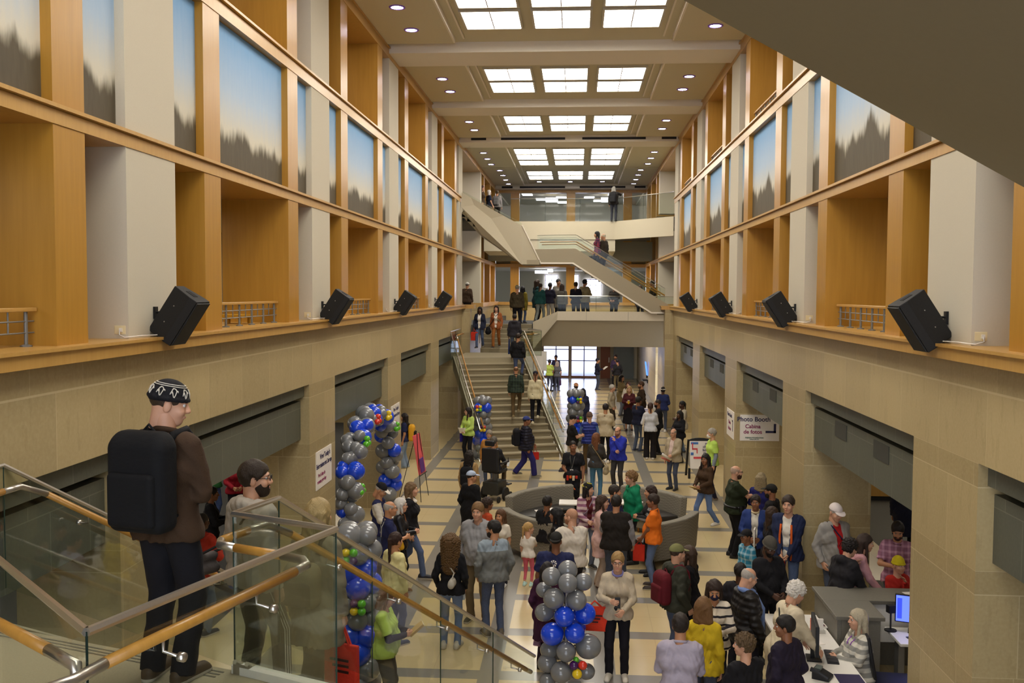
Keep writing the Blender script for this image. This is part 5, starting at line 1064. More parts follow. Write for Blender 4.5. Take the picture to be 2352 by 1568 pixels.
def sling(q,sd,label,col,size=(.24,.10,.2),z=.98,y=-.02,name='shoulder_bag',strapc=None,x=.22,soft=True):
    def f(t):
        c=q.up((sd*x,y,z)); w,d,hh=size; K=Grid(c-A_(d,w,hh)*.9-.03,c+A_(d,w,hh)*.9+.03,.01); K.cone(c+A_(0,-w*.3,-hh*.2),c+A_(0,w*.3,-hh*.2),d*.55,d*.55,.03); K.cone(c+A_(0,-w*.28,hh*.2),c+A_(0,w*.28,hh*.2),d*.4,d*.4,.05); mesh_obj('bag_body',[(*K.net(),0)],[cloth(col)],t)
        u=lambda *p:tuple(q.up(p)); g=max(1,q.g); MB().tube([tuple(c+A_(0,w*.3,hh*.3)),u(sd*.08,.155*g,1.2),u(-sd*.09,.08,1.44),u(-sd*.11,-.02,1.487),u(-sd*.08,-.11,1.4),u(sd*.08,-.145*g,1.2),tuple(c+A_(0,-w*.3,hh*.3))],.011,6).build('strap',cloth(strapc or col),t)
    return attach(q,name,label,cat='bag',build=f)
def hold(q,sd,name,label,cat,build):
    c,f,t_,n=q.hand[sd]
    t=thing(name,label,cat,q.M@Vector(c),q.rz); build(t); return t
def phone(q,sd,label): return hold(q,sd,'phone',label,'phone',lambda t:(MB().box(-.038,.038,-.005,.005,-.07,.08).build('body',BLACKP,t,bevel=.004),MB().box(-.034,.034,-.0065,-.005,-.06,.07).build('display',mat('dim screen','3a4a6a',.15),t)))
def paper(q,sd,label,w=.2,hh=.28,col=None,tilt=0,name='paper_sheet',th=.004): 
    def b(t):
        o=MB().box(-w/2,w/2,-th,th,-.03,hh-.03).build('sheet' if th<.01 else 'cover',col or PAPER,t); o.rotation_euler=(tilt,0,.3)
        if th>=.01: o2=MB().box(-w/2+.006,w/2-.004,-th*.75,th*.75,-.034,hh-.026).build('pages',mat('page edge','d8cdb0',.8),t); o2.rotation_euler=(tilt,0,.3)
    return hold(q,sd,name,label,'book' if th>=.01 else 'paper',b)
def cup(q,sd,label,col,lid=None): return hold(q,sd,'cup',label,'cup',lambda t:(MB().lathe([(.03,-.05),(.042,.07)],n=16).build('cup_body',mat('cup '+col,col,.5),t,'auto'),MB().lathe([(.045,.07),(.045,.085),(.03,.09)],n=16).build('lid',mat('lid',lid or 'e8e4dc',.4),t,'auto')))
p0=P('young person in patterned black knit cap and brown sweater standing on the near landing',-2.50,5.66,2.90,1.83,14,sk='A',hair=('short','3a2a1c'),hat=('knitcap','17161a'),top=('sweater','3e2c1d'),bot=('cargo','15141a'),shoe='4a3a28',L='q',R='q',nod=12,look=54,v=.0065,collar='3e2c1d')
p1=P('bearded person in light grey hoodie and striped track trousers walking down the stairs',-2.44,7.02,2.20,1.80,35,sk='A',hair=('short','2e2218'),beard='2e2218',glasses=1,top=('hoodie','a59d92'),bot=('track','2a2a2c'),shoe='333333',L='d',R='d',look=45,legs='d',v=.007)
p2=P('blond person in taupe jacket carrying a pink tumbler down the near stairs',-2.09,7.55,1.81,1.79,20,sk='A',hair=('straight','a08a5c',.26),top=('coat','8f8470'),bot=('wide','3a3836'),shoe='222222',L='D',R='d',fem=1,legs='d',v=.007)
p3=P('person with shaved head in red hoodie seen low through the near left opening',-5.74,14.17,0.00,1.88,20,sk='D',hair=('buzz','1a1512'),top=('hoodie','a5301f'),bot=('jeans','3c4f6e'),shoe='2b2b33',L='d',R='p')
p4=P('person in black jacket beside the red hoodie, half hidden behind the young man',-6.58,16.70,0.00,1.75,70,sk='C',hair=('short','17120f'),top=('jacket','15151a'),bot=('jeans','20232c'),shoe='181818',L='p',R='p')
p5=P('person in bright blue jeans deep in the left room under the dark lintel',-8.20,21.09,0.00,1.72,60,sk='B',hair=('long','241a12',.2),top=('tee','2f6b3a'),bot=('jeans','2f4a86'),shoe='22223a',L='h',R='h',fem=1)
p6=P('person in red jacket and dark trousers in the left room behind the hooded man',-7.52,20.51,0.00,1.70,150,sk='B',hair=('long','2a1c16',.2),top=('jacket','a32232'),bot=('pants','22222a'),shoe='222222',L='h',R='h',fem=1)
p7=P('person with dark wavy hair and a yellow backpack walking into the left opening',-5.15,28.34,0.00,1.64,270,sk='B',hair=('wavy','1d1311',.24),top=('tee','23284a'),bot=('baggy','7d8fa6'),shoe='8a97a5',L='d',R='d',fem=1)
p8=P('person in lime green sweatshirt holding leaflets by the far left balloon column',-3.36,29.58,0.00,1.70,215,sk='A',hair=('straight','1c1210',.26),glasses=1,top=('sweater','bcd86e'),bot=('pants','14141a'),shoe='1a1a1a',L='h',R='h',fem=1,look=45,lanyard='c8d020')
p9=P('person in navy and white raglan top looking down beside the balloon arch',-3.58,17.12,0.00,1.80,95,sk='B',hair=('short','b9b2aa'),hat=('cap2','15141a'),top=('sweater','25294e'),bot=('jeans','2c3350'),shoe='333333',L='D',R='p',nod=30,raglan='c9c2b4')
p10=P('bald person in navy polo shirt with white piping beside the white haired woman',-3.13,15.72,0.00,1.78,75,sk='B',hair=('ring','a9a29a'),glasses=1,top=('polo','20254c'),bot=('pants','20243a'),shoe='222222',L='D',R='p',piping='c8c4b8')
p11=P('person with silver white bob hair in black leather jacket and a yellow bag',-3.07,16.39,0.00,1.68,85,sk='A',hair=('bob','cfcac2'),glasses=1,top=('jacket','17171b'),bot=('pants','1b1b22'),shoe='6b4a2c',L='p',R='p',fem=1)
p12=P('person with long brown hair and white hood in ripped jeans walking right',-3.04,17.29,0.00,1.78,88,sk='A',hair=('straight','6f5638',.26),top=('hoodie','14141a'),bot=('jeans','34466e'),shoe='22222a',L='d',R='d',fem=1,hood='e6dfd2',legs='w')
p13=P('person in pale yellow blouse with brown ponytail and jeans, behind the glass rail',-2.70,14.01,0.00,1.68,40,sk='B',hair=('pony','33201a',.3),top=('blouse','ddd49a'),bot=('jeans','2f3c5c'),shoe='2f3a50',L='d',R='d',fem=1,g=1.12)
p14=P('older person in lime tee and wide grey trousers behind the near glass rail',-2.35,11.55,0.00,1.62,90,sk='A',hair=('bob','6d4a30'),glasses=1,top=('tee','b4cf62'),bot=('wide','4a4740'),shoe='222222',L='p',R='p',fem=1,g=1.15,sleeve='17171a',nod=20)
p15=P('person with long curly hair and grey belt bag, back to the camera',-1.84,13.94,0.00,1.70,5,sk='B',hair=('curly','5a4020',.34),top=('sweater','121216'),bot=('jeans','5f7395'),shoe='b9b4a8',L='k',R='k',fem=1)
p16=P('person in grey zip hoodie and tan trousers with short sandy hair facing the camera',-1.56,15.14,0.00,1.91,190,sk='A',hair=('short','7a5b38'),top=('hoodie','8b8a8c'),bot=('pants','6d5d44'),shoe='57503c',L='k',R='k',g=1.2)
p17=P('person with black hair in two tone grey jacket and dark jeans',-1.25,14.50,0.00,1.77,340,sk='B',hair=('short','191513'),beard='221a16',top=('jacket','6f716e'),bot=('jeans','2a3450'),shoe='5a5040',L='k',R='k',look=-50,g=1.08,yoke='8d9aa4')
p18=P('girl with brown bob in white tee standing beside the grey hoodie man',-1.34,16.98,0.00,1.38,200,sk='B',hair=('bob','5a3d26'),top=('tee','d8cfc0'),bot=('pants','2a2a30'),shoe='dddddd',L='d',R='h',fem=1)
p19=P('toddler girl with blond ponytail, white tee and pink leggings',-0.84,17.03,0.00,1.13,20,sk='A',hair=('pony','b8935a',.14),top=('tee','ded6ca'),bot=('leggings','d8687c'),shoe='b9dcd8',L='d',R='c',fem=1,look=50)
p20=P('person in long black coat and pale blue baseball cap with an orange tote',-2.12,19.16,0.00,1.66,30,sk='B',hair=('short','241a14'),hat=('cap','a9b6cc'),top=('longcoat','121215'),bot=('pants','14141a'),shoe='c9c9c4',L='k',R='d',look=40,fem=1)
p21=P('person in tan jacket with long dark hair and black backpack beside the wheelchair',-2.44,21.65,0.00,1.66,10,sk='B',hair=('wavy','1f1611',.26),top=('jacket','a08256'),bot=('pants','2a5a4a'),shoe='dcdcd6',L='d',R='d',fem=1)
p22=P('person with grey hair in dark grey jacket seated in the black power wheelchair',-2.10,24.20,0.27,1.72,20,sk='B',hair=('short','5a544c'),beard='6a645c',top=('jacket','28272c'),bot=('pants','5a4c36'),shoe='222222',L='t',R='t',legs='t')
p23=P('older person with curly grey hair in orange and tan jacket facing the wheelchair',-2.35,25.70,0.00,1.54,185,sk='B',hair=('curlyshort','8d8474'),beard='a29a8c',top=('jacket','b07c3c'),bot=('jeans','2f3c5c'),shoe='222222',L='d',R='d',g=1.1)
p24=P('child with short dark curly hair beside the orange tote, behind the grey hoodie man',-1.67,17.80,0.00,1.40,60,sk='C',hair=('curlyshort','33231a'),top=('tee','b84a2a'),bot=('pants','22222a'),shoe='222222',L='d',R='d')
p25=P('person in navy puffer jacket, blue cap and violet trousers walking with a black backpack',-1.43,27.18,0.00,1.75,80,sk='C',hair=('short','16121a'),hat=('cap','34407c'),top=('puffer','1c1c2c'),bot=('baggy','2c2a66'),shoe='6d6552',L='w',R='d',legs='w',g=1.25)
p26=P('balding person in dark plaid flannel and brown trousers climbing the far stairs',-2.02,31.88,1.09,1.73,0,sk='B',hair=('ring','6a4a30'),top=('shirt','26302a'),bot=('pants','5f4c30'),shoe='8a7a56',L='d',R='d',legs='u',plaid='3c4a3a')
p27=P('person in cream sweater and black trousers with dark cap climbing the far stairs',-1.36,31.74,0.91,1.77,0,sk='A',hair=('pony','5a3a26',.16),hat=('cap','1c1a28'),top=('sweater','d0c6a2'),bot=('pants','17171d'),shoe='d9cfae',L='d',R='d',fem=1,legs='u')
p28=P('person in black jacket and jeans near the top of the lower far flight',-2.08,33.86,2.17,1.67,10,sk='B',hair=('short','2a1c14'),top=('jacket','18181a'),bot=('jeans','2e3e6c'),shoe='222222',L='k',R='d',legs='u',g=1.15)
p29=P('person in dark hooded coat with a blue bag on the upper far flight',-2.29,35.12,2.90,1.60,0,sk='C',hair=('short','1d1512'),top=('hoodie','2c2a30'),bot=('jeans','3a4356'),shoe='222222',L='d',R='d',legs='u')
p30=P('person in navy cardigan, white top and flared jeans descending the far stairs',-3.84,37.70,3.08,1.64,185,sk='D',hair=('straight','12100f',.26),top=('cardigan','1f2438'),bot=('jeans','31446a'),shoe='20202a',L='d',R='D',fem=1,legs='w',inner='ded8cc')
p31=P('person in rust brown suit and white blouse descending the far stairs',-3.19,37.78,3.08,1.70,185,sk='A',hair=('straight','2c1a14',.22),top=('cardigan','94542c'),bot=('pants','8a5424'),shoe='2c2622',L='D',R='d',fem=1,legs='w',inner='e2dcd0')
p32=P('tall person in dark brown jacket and cap at the top of the far stairs',-2.43,38.82,3.82,1.77,0,sk='B',hair=('short','77706a'),hat=('cap','8d8a74'),top=('jacket','39301e'),bot=('pants','16161e'),shoe='181818',L='d',R='d',g=1.2)
p33=P('person in olive mustard coat and jeans walking at the top of the far stairs',-2.30,40.60,4.00,1.56,20,sk='B',hair=('long','17131a',.2),top=('coat','86772c'),bot=('jeans','3f4f74'),shoe='222230',L='d',R='d',fem=1)
p34=P('person in dark brown jacket and white cap on the far left gallery',-4.90,42.50,4.00,1.74,20,sk='B',hair=('short','5a5148'),hat=('cap','c6c2ba'),top=('jacket','4a382a'),bot=('pants','38302a'),shoe='222222',L='d',R='d',g=1.2)
p35=P('person in dark teal coat holding a white folder on the far bridge',-1.72,41.00,4.00,1.85,60,sk='B',hair=('wavy','3a281c',.22),top=('coat','24424a'),bot=('pants','22222a'),shoe='222222',L='p',R='p',fem=1)
p36=P('person in teal jacket and light trousers on the far bridge',-1.54,40.00,4.00,1.69,20,sk='B',hair=('pony','33251c',.16),top=('jacket','22504e'),bot=('pants','7d8480'),shoe='333333',L='d',R='d',fem=1,legs='w')
p37=P('person in dark jacket and pale trousers standing against the bright far window',-1.16,41.00,4.00,1.72,30,sk='C',hair=('short','151320'),top=('jacket','2b2a3c'),bot=('pants','b9b2a8'),shoe='555555',L='p',R='p')
p38=P('person with dark hair in grey coat holding a white paper on the far bridge',-0.82,41.50,4.00,1.89,150,sk='B',hair=('short','1c1820'),top=('coat','8f8a80'),bot=('pants','2c2a30'),shoe='222222',L='p',R='d')
p39=P('person with grey backpack and black trousers beside the white paper on the far bridge',-0.63,40.30,4.00,1.68,10,sk='B',hair=('long','5a4a42',.18),top=('jacket','8a857c'),bot=('pants','1c1c28'),shoe='222222',L='d',R='d',fem=1)
p40=P('person in dark jumper with white collar at the far bridge parapet',-0.05,40.10,4.00,1.75,10,sk='B',hair=('short','2a1c18'),top=('sweater','1d1a24'),bot=('pants','2c2c34'),shoe='222222',L='h',R='h',collar='d8d4cc')
p41=P('person in khaki jacket with camera strap at the far bridge parapet',0.32,40.20,4.00,1.86,40,sk='B',hair=('short','14121a'),top=('jacket','8c7f5e'),bot=('pants','221f20'),shoe='222222',L='p',R='p',g=1.15)
p42=P('person in dark trousers whose head is hidden by the far stair flight',1.59,41.00,4.00,1.69,200,sk='B',hair=('short','2a1c18'),top=('sweater','3a3634'),bot=('pants','2a2626'),shoe='222222',L='h',R='h')
p43=P('person in black cap and olive jacket right of the flight above the bridge',3.26,41.50,4.00,1.84,290,sk='C',hair=('short','1a1512'),hat=('cap','1d1c1a'),top=('jacket','2e2a20'),bot=('pants','1e1c1a'),shoe='222222',L='p',R='p')
p44=P('person with brown hair mostly hidden behind the far stair flight',2.74,42.00,4.00,1.63,30,sk='B',hair=('bob','4a2c22'),top=('sweater','4a3a34'),bot=('pants','2a2626'),shoe='222222',fem=1)
p45=P('person in red and navy plaid jacket on the flight above the bridge',0.81,39.30,6.10,1.70,270,sk='B',hair=('straight','17141c',.16),top=('jacket','3c2c48'),bot=('pants','1f222c'),shoe='222222',L='d',R='D',fem=1,plaid='a4404a',legs='w')
p46=P('balding person in brown jacket behind the plaid jacket above the bridge',1.08,39.50,5.95,1.78,300,sk='B',hair=('ring','c9bfa4'),top=('jacket','33291f'),bot=('pants','241d1a'),shoe='222222',L='d',R='d',g=1.2)
p47=P('person with long auburn hair in dark brown coat on the top balcony',-4.59,45.86,8.70,1.70,110,sk='A',hair=('straight','4a2c1c',.3),top=('coat','3a2a1a'),bot=('pants','22201e'),shoe='222222',L='d',R='D',fem=1)
p48=P('person with white hair in navy top on the top balcony',-4.33,46.69,8.70,1.58,60,sk='A',hair=('bob','d9d2c8'),top=('tee','22283a'),bot=('pants','22222a'),shoe='222222',L='D',R='D')
p49=P('person in grey hooded jacket with grey backpack on the top balcony',-3.96,47.08,8.70,1.60,10,sk='B',hair=('short','4c3a22'),top=('jacket','8d8884'),bot=('pants','2a2420'),shoe='222222',L='d',R='d')
p50=P('person in grey cap taking a phone photo on the top balcony',1.71,45.90,8.72,1.63,15,sk='B',hair=('long','8a867e',.1),hat=('cap','8f8c86'),top=('hoodie','26221e'),bot=('pants','2a2c34'),shoe='222222',L='d',R='u',g=1.1)
p51=P('person in navy shirt reading a paper alone in the far lobby',1.14,52.16,0.00,1.74,80,sk='B',hair=('short','1a1626'),top=('shirt','1d2036'),bot=('jeans','1c2038'),shoe='33303a',L='p',R='p')
p52=P('person in purple top behind the man in black in the far lobby',2.19,53.73,0.00,1.84,200,sk='B',hair=('short','2a1f28'),beard='2a1f28',top=('sweater','4a3a5c'),bot=('pants','22222a'),shoe='222222',L='h',R='h')
p53=P('person in black jacket and khaki trousers with back turned in the lobby',2.22,52.05,0.00,1.71,340,sk='B',hair=('short','15121a'),top=('jacket','1d1c20'),bot=('pants','6b6048'),shoe='222222',L='k',R='k')
p54=P('person in lime green shirt seen through the far stair glass',-1.45,51.37,0.00,1.70,30,sk='C',hair=('short','1b1622'),top=('tee','a9bc5a'),bot=('jeans','26264a'),shoe='222222',L='h',R='h')
p55=P('person in grey tee and navy jeans standing by the far glass doors',-1.03,51.45,0.00,1.60,10,sk='B',hair=('bob','a89a96'),top=('tee','5a5a62'),bot=('jeans','25274c'),shoe='4a4a6a',L='k',R='k',fem=1)
p56=P('person in dark jacket against the far glass doors with arms raised',-1.16,54.25,0.00,1.75,200,sk='C',hair=('short','1a1a3a'),top=('jacket','34345e'),bot=('pants','22222a'),shoe='222222',L='p',R='p')
p57=P('person in orange cap behind the far right balloon column',-0.01,37.23,0.00,1.78,170,sk='D',hair=('short','17131a'),hat=('cap','c08a64'),top=('jacket','1a1820'),bot=('pants','1f1f2a'),shoe='222222',L='d',R='d')
p58=P('person in dark blue dress with braided hair beside the far right balloon column',0.26,36.05,0.00,1.68,190,sk='D',hair=('bob','17131f'),top=('coat','262a44'),bot=('pants','22222a'),shoe='222222',L='d',R='d',fem=1)
p59=P('older person with white hair in beige zip jacket in the lobby group',1.37,36.90,0.00,1.76,100,sk='A',hair=('short','b9b4aa'),top=('jacket','a89c84'),bot=('pants','4a4034'),shoe='333333',L='k',R='k')
p60=P('person with long dark hair in khaki coat behind the white haired man',1.94,41.30,0.00,1.76,120,sk='B',hair=('wavy','1b1414',.22),top=('coat','8a7a56'),bot=('jeans','6c7488'),shoe='333333',L='k',R='p',fem=1)
p61=P('person with brown hair in pale blouse and dark vest, behind the burgundy top',2.12,39.11,0.00,1.68,200,sk='A',hair=('long','4a2e22',.14),top=('blouse','c9bfae'),bot=('pants','22222a'),shoe='222222',L='h',R='h',fem=1)
p62=P('person in burgundy velvet top and black skirt holding a yellow cup',2.04,36.74,0.00,1.73,190,sk='A',hair=('bob','b09466'),top=('sweater','47191e'),bot=('skirt','15131a'),shoe='2a1a1a',L='p',R='p',fem=1,g=1.1)
p63=P('person with auburn hair in dark brown suit talking to the burgundy top',2.55,37.45,0.00,1.84,265,sk='B',hair=('short','4a3020'),beard='5a4030',top=('suit','35271b'),bot=('pants','2c221a'),shoe='222222',L='k',R='k',g=1.1)
p64=P('person in navy jacket and dark trousers with dark wet hair facing right',2.08,32.07,0.00,1.82,45,sk='C',hair=('short','15110f'),top=('jacket','181b30'),bot=('jeans','1f2a3c'),shoe='20283a',L='p',R='p')
p65=P('person in white blouse and black trousers carrying a cream tote on the shoulder',2.37,30.58,0.00,1.79,5,sk='B',hair=('pony','3a241c',.1),top=('blouse','c9cbd0'),bot=('wide','1b1718'),shoe='d8d4cc',L='s',R='h',fem=1)
p66=P('bald bearded person in black standing in front of the navy vest',2.70,31.56,0.00,1.80,270,sk='C',hair=('buzz','2a1f18'),beard='1d1512',top=('jacket','141417'),bot=('pants','141417'),shoe='222222',L='p',R='p',g=1.15)
p67=P('person in navy vest with white headband and topknot by the far right pillar',3.31,36.64,0.00,1.71,10,sk='D',hair=('bun','17131a'),hat=('band','d8d0c4'),top=('vest','222c58'),bot=('jeans','1d2238'),shoe='d8d4cc',L='d',R='h',sleeve='2c3560')
p68=P('person with curly black ponytail in grey cardigan beside the right pillar',3.55,32.03,0.00,1.70,250,sk='D',hair=('pony','14110f',.1),top=('cardigan','b3aa98'),bot=('pants','5a6a80'),shoe='333333',L='p',R='p',fem=1,inner='c9c0b0')
p69=P('person with black braids and a patterned vest behind the beige jacket man',3.25,30.05,0.00,1.62,230,sk='D',hair=('wavy','120f10',.2),top=('jacket','15151a'),bot=('pants','1a1a22'),shoe='222222',L='p',R='p',fem=1)
p70=P('person with dark hair in cream blazer and black trousers with back to the camera',0.92,29.79,0.00,1.84,8,sk='B',hair=('short','20161a'),top=('blazer','bcae92'),bot=('pants','16151c'),shoe='d0c8bc',L='p',R='p')
p71=P('person in bright blue puffer vest and brown beanie with back to the camera',0.40,28.16,0.00,1.76,350,sk='A',hair=('short','b49a74'),hat=('beanie','5e4a40'),top=('vest','22307e'),bot=('pants','5a482e'),shoe='2a2622',L='p',R='d',sleeve='54719c',g=1.1)
p72=P('person in black and orange tee, black cap and white shorts looking at a phone',-0.11,27.70,0.00,1.74,75,sk='A',hair=('short','1c1614'),hat=('cap','17161a'),top=('tee','1a1818'),bot=('shorts','d6cfc2'),shoe='2a2430',L='p',R='p',legs='w',nod=15,g=1.1)
p73=P('person in black tee with short dark hair holding a patterned jacket over the arm',-0.06,22.73,0.00,1.76,190,sk='C',hair=('buzz','1d1512'),top=('tee','17171b'),bot=('pants','22202c'),shoe='222222',L='D',R='h',lanyard='6a6a62',look=-20,g=1.05)
p74=P('person with red brown hair, charcoal top and teal jeans with beige handbag',0.53,24.50,0.00,1.69,10,sk='A',hair=('straight','74472a',.26),top=('sweater','3b3836'),bot=('jeans','1f6488'),shoe='333333',L='h',R='h',fem=1,look=30)
p75=P('bald bearded person in royal blue hoodie with arms folded and hand at chin',1.13,25.48,0.00,1.73,210,sk='A',hair=('ring','8a5e40'),beard='8a5a3c',glasses=1,top=('hoodie','2a36a8'),bot=('pants','3c3a3a'),shoe='333333',L='c',R='f',g=1.12)
p76=P('older person in beige jacket and pink shirt holding rolled papers',2.64,25.85,0.00,1.65,215,sk='A',hair=('ring','8d8880'),glasses=1,top=('openjacket','a89a80'),bot=('jeans','20263c'),shoe='222222',L='h',R='d',inner='cdb6ac',g=1.12)
p77=P('older person in lime tee and white face mask beside the sandwich board',3.51,24.72,0.00,1.82,262,sk='A',hair=('short','a09a90'),mask='e6e2da',top=('tee','b7d862'),bot=('pants','1b1a2e'),shoe='6a5a4c',L='d',R='d',sleeve='7c8794',g=1.05)
p78=P('person with long black hair in brown sweater and jeans walking forward',2.93,21.56,0.00,1.69,235,sk='C',hair=('straight','161010',.2),top=('sweater','43301f'),bot=('jeans','54709f'),shoe='d8d2c6',L='h',R='h',fem=1,legs='w',look=-20)
p79=P('bald bearded security guard in dark green polo with a duty belt pointing right',3.20,19.29,0.00,1.84,85,sk='A',hair=('ring','b59a86'),beard='4a3020',glasses=1,top=('polo','232a18'),bot=('pants','101014'),shoe='141414',L='j',R='j',g=1.3,belt='0c0c0e')
p80=P('bandana wearing person in striped cardigan and maroon top inside the round couch',0.24,18.27,0.00,1.64,160,sk='A',hair=('bob','1d1512'),hat=('bandana','d8c93a'),top=('cardigan','c8b0b0'),bot=('jeans','6c7488'),shoe='333333',L='d',R='h',fem=1,inner='5e2226',look=-50,stripe='8a5a72')
p81=P('person with wavy brown hair and pink scarf among the group by the round couch',0.47,17.05,0.00,1.66,100,sk='A',hair=('wavy','3c281c',.16),top=('coat','cfa9a0'),bot=('wide','a69384'),shoe='6a4a3a',L='h',R='h',fem=1,scarf='c79a94')
p82=P('person with thinning dark hair in navy jacket behind the black fleece vest',0.72,17.77,0.00,1.70,60,sk='B',hair=('short','2e2620'),top=('jacket','242846'),bot=('pants','22222a'),shoe='222222',L='h',R='h',look=30)
p83=P('person in black fleece vest over grey sleeves, back to the camera',0.71,16.49,0.00,1.78,8,sk='B',hair=('short','1d1612'),top=('vest','211c18'),bot=('jeans','1c2030'),shoe='222222',L='p',R='D',sleeve='8e8c92',g=1.3)
p84=P('teenager with curly light brown hair in emerald green hoodie',1.11,18.67,0.00,1.80,255,sk='A',hair=('curlyshort','7a5a34'),top=('hoodie','0f7a54'),bot=('pants','2a2a30'),shoe='222222',L='k',R='k')
p85=P('person with long dark hair in black jacket with striped sleeves beside the orange polo',1.43,17.90,0.00,1.68,265,sk='B',hair=('straight','2e1d16',.28),top=('jacket','17161a'),bot=('pants','1c1c22'),shoe='222222',L='p',R='p',fem=1,sleeve='8a8884')
p86=P('person in bright orange polo shirt and blue jeans',1.41,17.09,0.00,1.69,280,sk='C',hair=('short','2e2018'),top=('polo','e2721c'),bot=('jeans','4a5d82'),shoe='3a2e28',L='m',R='m',g=1.1)
p87=P('bald person in white quarter zip sweater, back to the camera',-0.06,15.32,0.00,1.80,345,sk='A',hair=('buzz','b98a6c'),beard='9a6a4a',top=('quarterzip','cfc6b8'),bot=('pants','1b171e'),shoe='222222',L='k',R='h',look=-45,g=1.25)
p88=P('person with long straight black hair in black leather jacket facing left',-0.30,15.89,0.00,1.68,285,sk='C',hair=('straight','0f0d0f',.3),top=('jacket','151417'),bot=('pants','22263e'),shoe='222222',L='k',R='k',fem=1)
p89=P('person in navy tee with white flower logo behind the front balloon column',-0.28,13.92,0.00,1.76,8,sk='C',hair=('buzz','1c1512'),hat=('capback','232220'),top=('tee','23284e'),bot=('jeans','1f2438'),shoe='222222',L='d',R='d',g=1.45)
p90=P('person with short black hair in black jacket seated in the round couch',-0.55,18.43,0.00,1.32,30,sk='C',hair=('short','17120f'),top=('jacket','18171a'),bot=('pants','1c1c22'),shoe='222222',L='h',R='h',legs='t')
p91=P('person with glasses and light brown bun in oatmeal cardigan facing the camera',0.59,13.00,0.00,1.74,185,sk='A',hair=('bun','9a7a4a'),glasses=1,top=('sweater','b7a890'),bot=('pants','15131a'),shoe='d6cdbb',L='h',R='p',fem=1,collar='7a76a8')
p92=P('person in olive cap and dark green hoodie with a dark red backpack',1.42,13.40,0.00,1.76,65,sk='A',hair=('short','3c2a1e'),hat=('cap','6d6c44'),top=('hoodie','35362c'),bot=('jeans','2f3c58'),shoe='333333',L='k',R='k',g=1.15)
p93=P('person with long ombre hair in black coat behind the olive cap',1.65,13.70,0.00,1.66,290,sk='A',hair=('straight','3c2a1c',.22),top=('coat','141317'),bot=('jeans','20243a'),shoe='222222',L='p',R='p',fem=1)
p94=P('person in plum coat with a pink patterned bag behind the front balloon column',-0.39,13.25,0.00,1.50,20,sk='C',hair=('long','1a1214',.2),top=('longcoat','3c1a34'),bot=('pants','2a1a28'),shoe='222222',L='k',R='d',fem=1)
p95=P('person in pale lavender shirt at the front edge, back to the camera',1.16,10.38,0.00,1.78,5,sk='B',hair=('short','241a14'),top=('shirt','a79fae'),bot=('pants','2a2a34'),shoe='222222',L='h',R='h',g=1.1)
p96=P('person with straight auburn bob in bright yellow sweater, back to the camera',1.52,11.23,0.00,1.70,12,sk='A',hair=('bob','6f4e2c',.24),top=('sweater','c9ac22'),bot=('jeans','262a3e'),shoe='222222',L='h',R='d',fem=1)
p97=P('masked person in cream and black striped sweater looking at a phone',1.77,12.09,0.00,1.66,185,sk='B',hair=('bob','30211a'),mask='2a2844',top=('sweater','d8cdbc'),bot=('pants','22222a'),shoe='222222',L='p',R='p',fem=1,stripe='201e26',nod=20)
p98=P('older bald person with blue scarf and black puffer jacket leaning towards the desk',2.22,12.32,0.00,1.76,75,sk='A',hair=('ring','aaa298'),top=('puffer','1d1a1a'),bot=('pants','22202a'),shoe='222222',L='d',R='D',scarf='6f86b8',nod=20,g=1.05)
p99=P('person in charcoal beanie and black sweatshirt with a dark beard looking down',2.79,13.83,0.00,1.78,160,sk='D',hair=('short','15110f'),beard='15110f',hat=('beanie','4c4840'),top=('sweater','17161a'),bot=('pants','17171c'),shoe='222222',L='h',R='h',nod=25,g=1.1)
p100=P('child in black cap and blue plaid shirt',2.85,15.89,0.00,1.38,240,sk='C',hair=('short','1d1512'),hat=('cap','1c1b1d'),top=('shirt','2f7f9e'),bot=('jeans','2a2e40'),shoe='222222',L='d',R='d',plaid='a9c4cc')
p101=P('person with dark hair in blue denim jacket with cream collar holding a notebook',3.20,17.06,0.00,1.72,195,sk='C',hair=('short','241a15'),top=('openjacket','26386e'),bot=('pants','22222a'),shoe='222222',L='h',R='h',inner='cfc8b8',collar='d8c49a')
p102=P('person with long brown hair in black top in profile between the two jackets',3.36,16.46,0.00,1.64,80,sk='A',hair=('straight','3a281c',.3),top=('sweater','1c1a1e'),bot=('pants','1c1c22'),shoe='222222',L='h',R='h',fem=1)
p103=P('person in navy jacket with orange lining and white tee leaning on the right pillar',3.52,15.90,0.00,1.96,205,sk='A',hair=('short','30231a'),top=('openjacket','1f2744'),bot=('jeans','3f557e'),shoe='5a4030',L='m',R='m',inner='d9d2c4',lining='c8581e')
p104=P('person in white cap and grey fleece over a red shirt at the pillar',4.19,15.60,0.00,1.91,160,sk='A',hair=('short','b8b0a6'),hat=('cap','d8ccc8'),top=('openjacket','8f8b86'),bot=('jeans','2c3448'),shoe='333333',L='k',R='k',inner='a5191c',nod=15,g=1.1)
p105=P('older person with white curly hair in cream raincoat leaning on the white desk',2.71,11.83,0.00,1.62,70,sk='A',hair=('curlyshort','dad4ca'),top=('coat','cfc2a6'),bot=('pants','3a3a42'),shoe='222222',L='t',R='t',fem=1,nod=20,lean=12,g=1.1)
p106=P('person with short black hair in plum blazer at the front edge',2.37,10.71,0.00,1.68,320,sk='C',hair=('short','17120f'),top=('blazer','211a2a'),bot=('pants','1c1c22'),shoe='222222',L='k',R='k',fem=1,look=-40,g=1.15)
p107=P('person with short brown hair in black tee at the front edge',1.83,10.20,0.00,1.64,330,sk='A',hair=('curlyshort','57432a'),top=('tee','141317'),bot=('pants','1c1c22'),shoe='222222',L='h',R='h',look=-40)
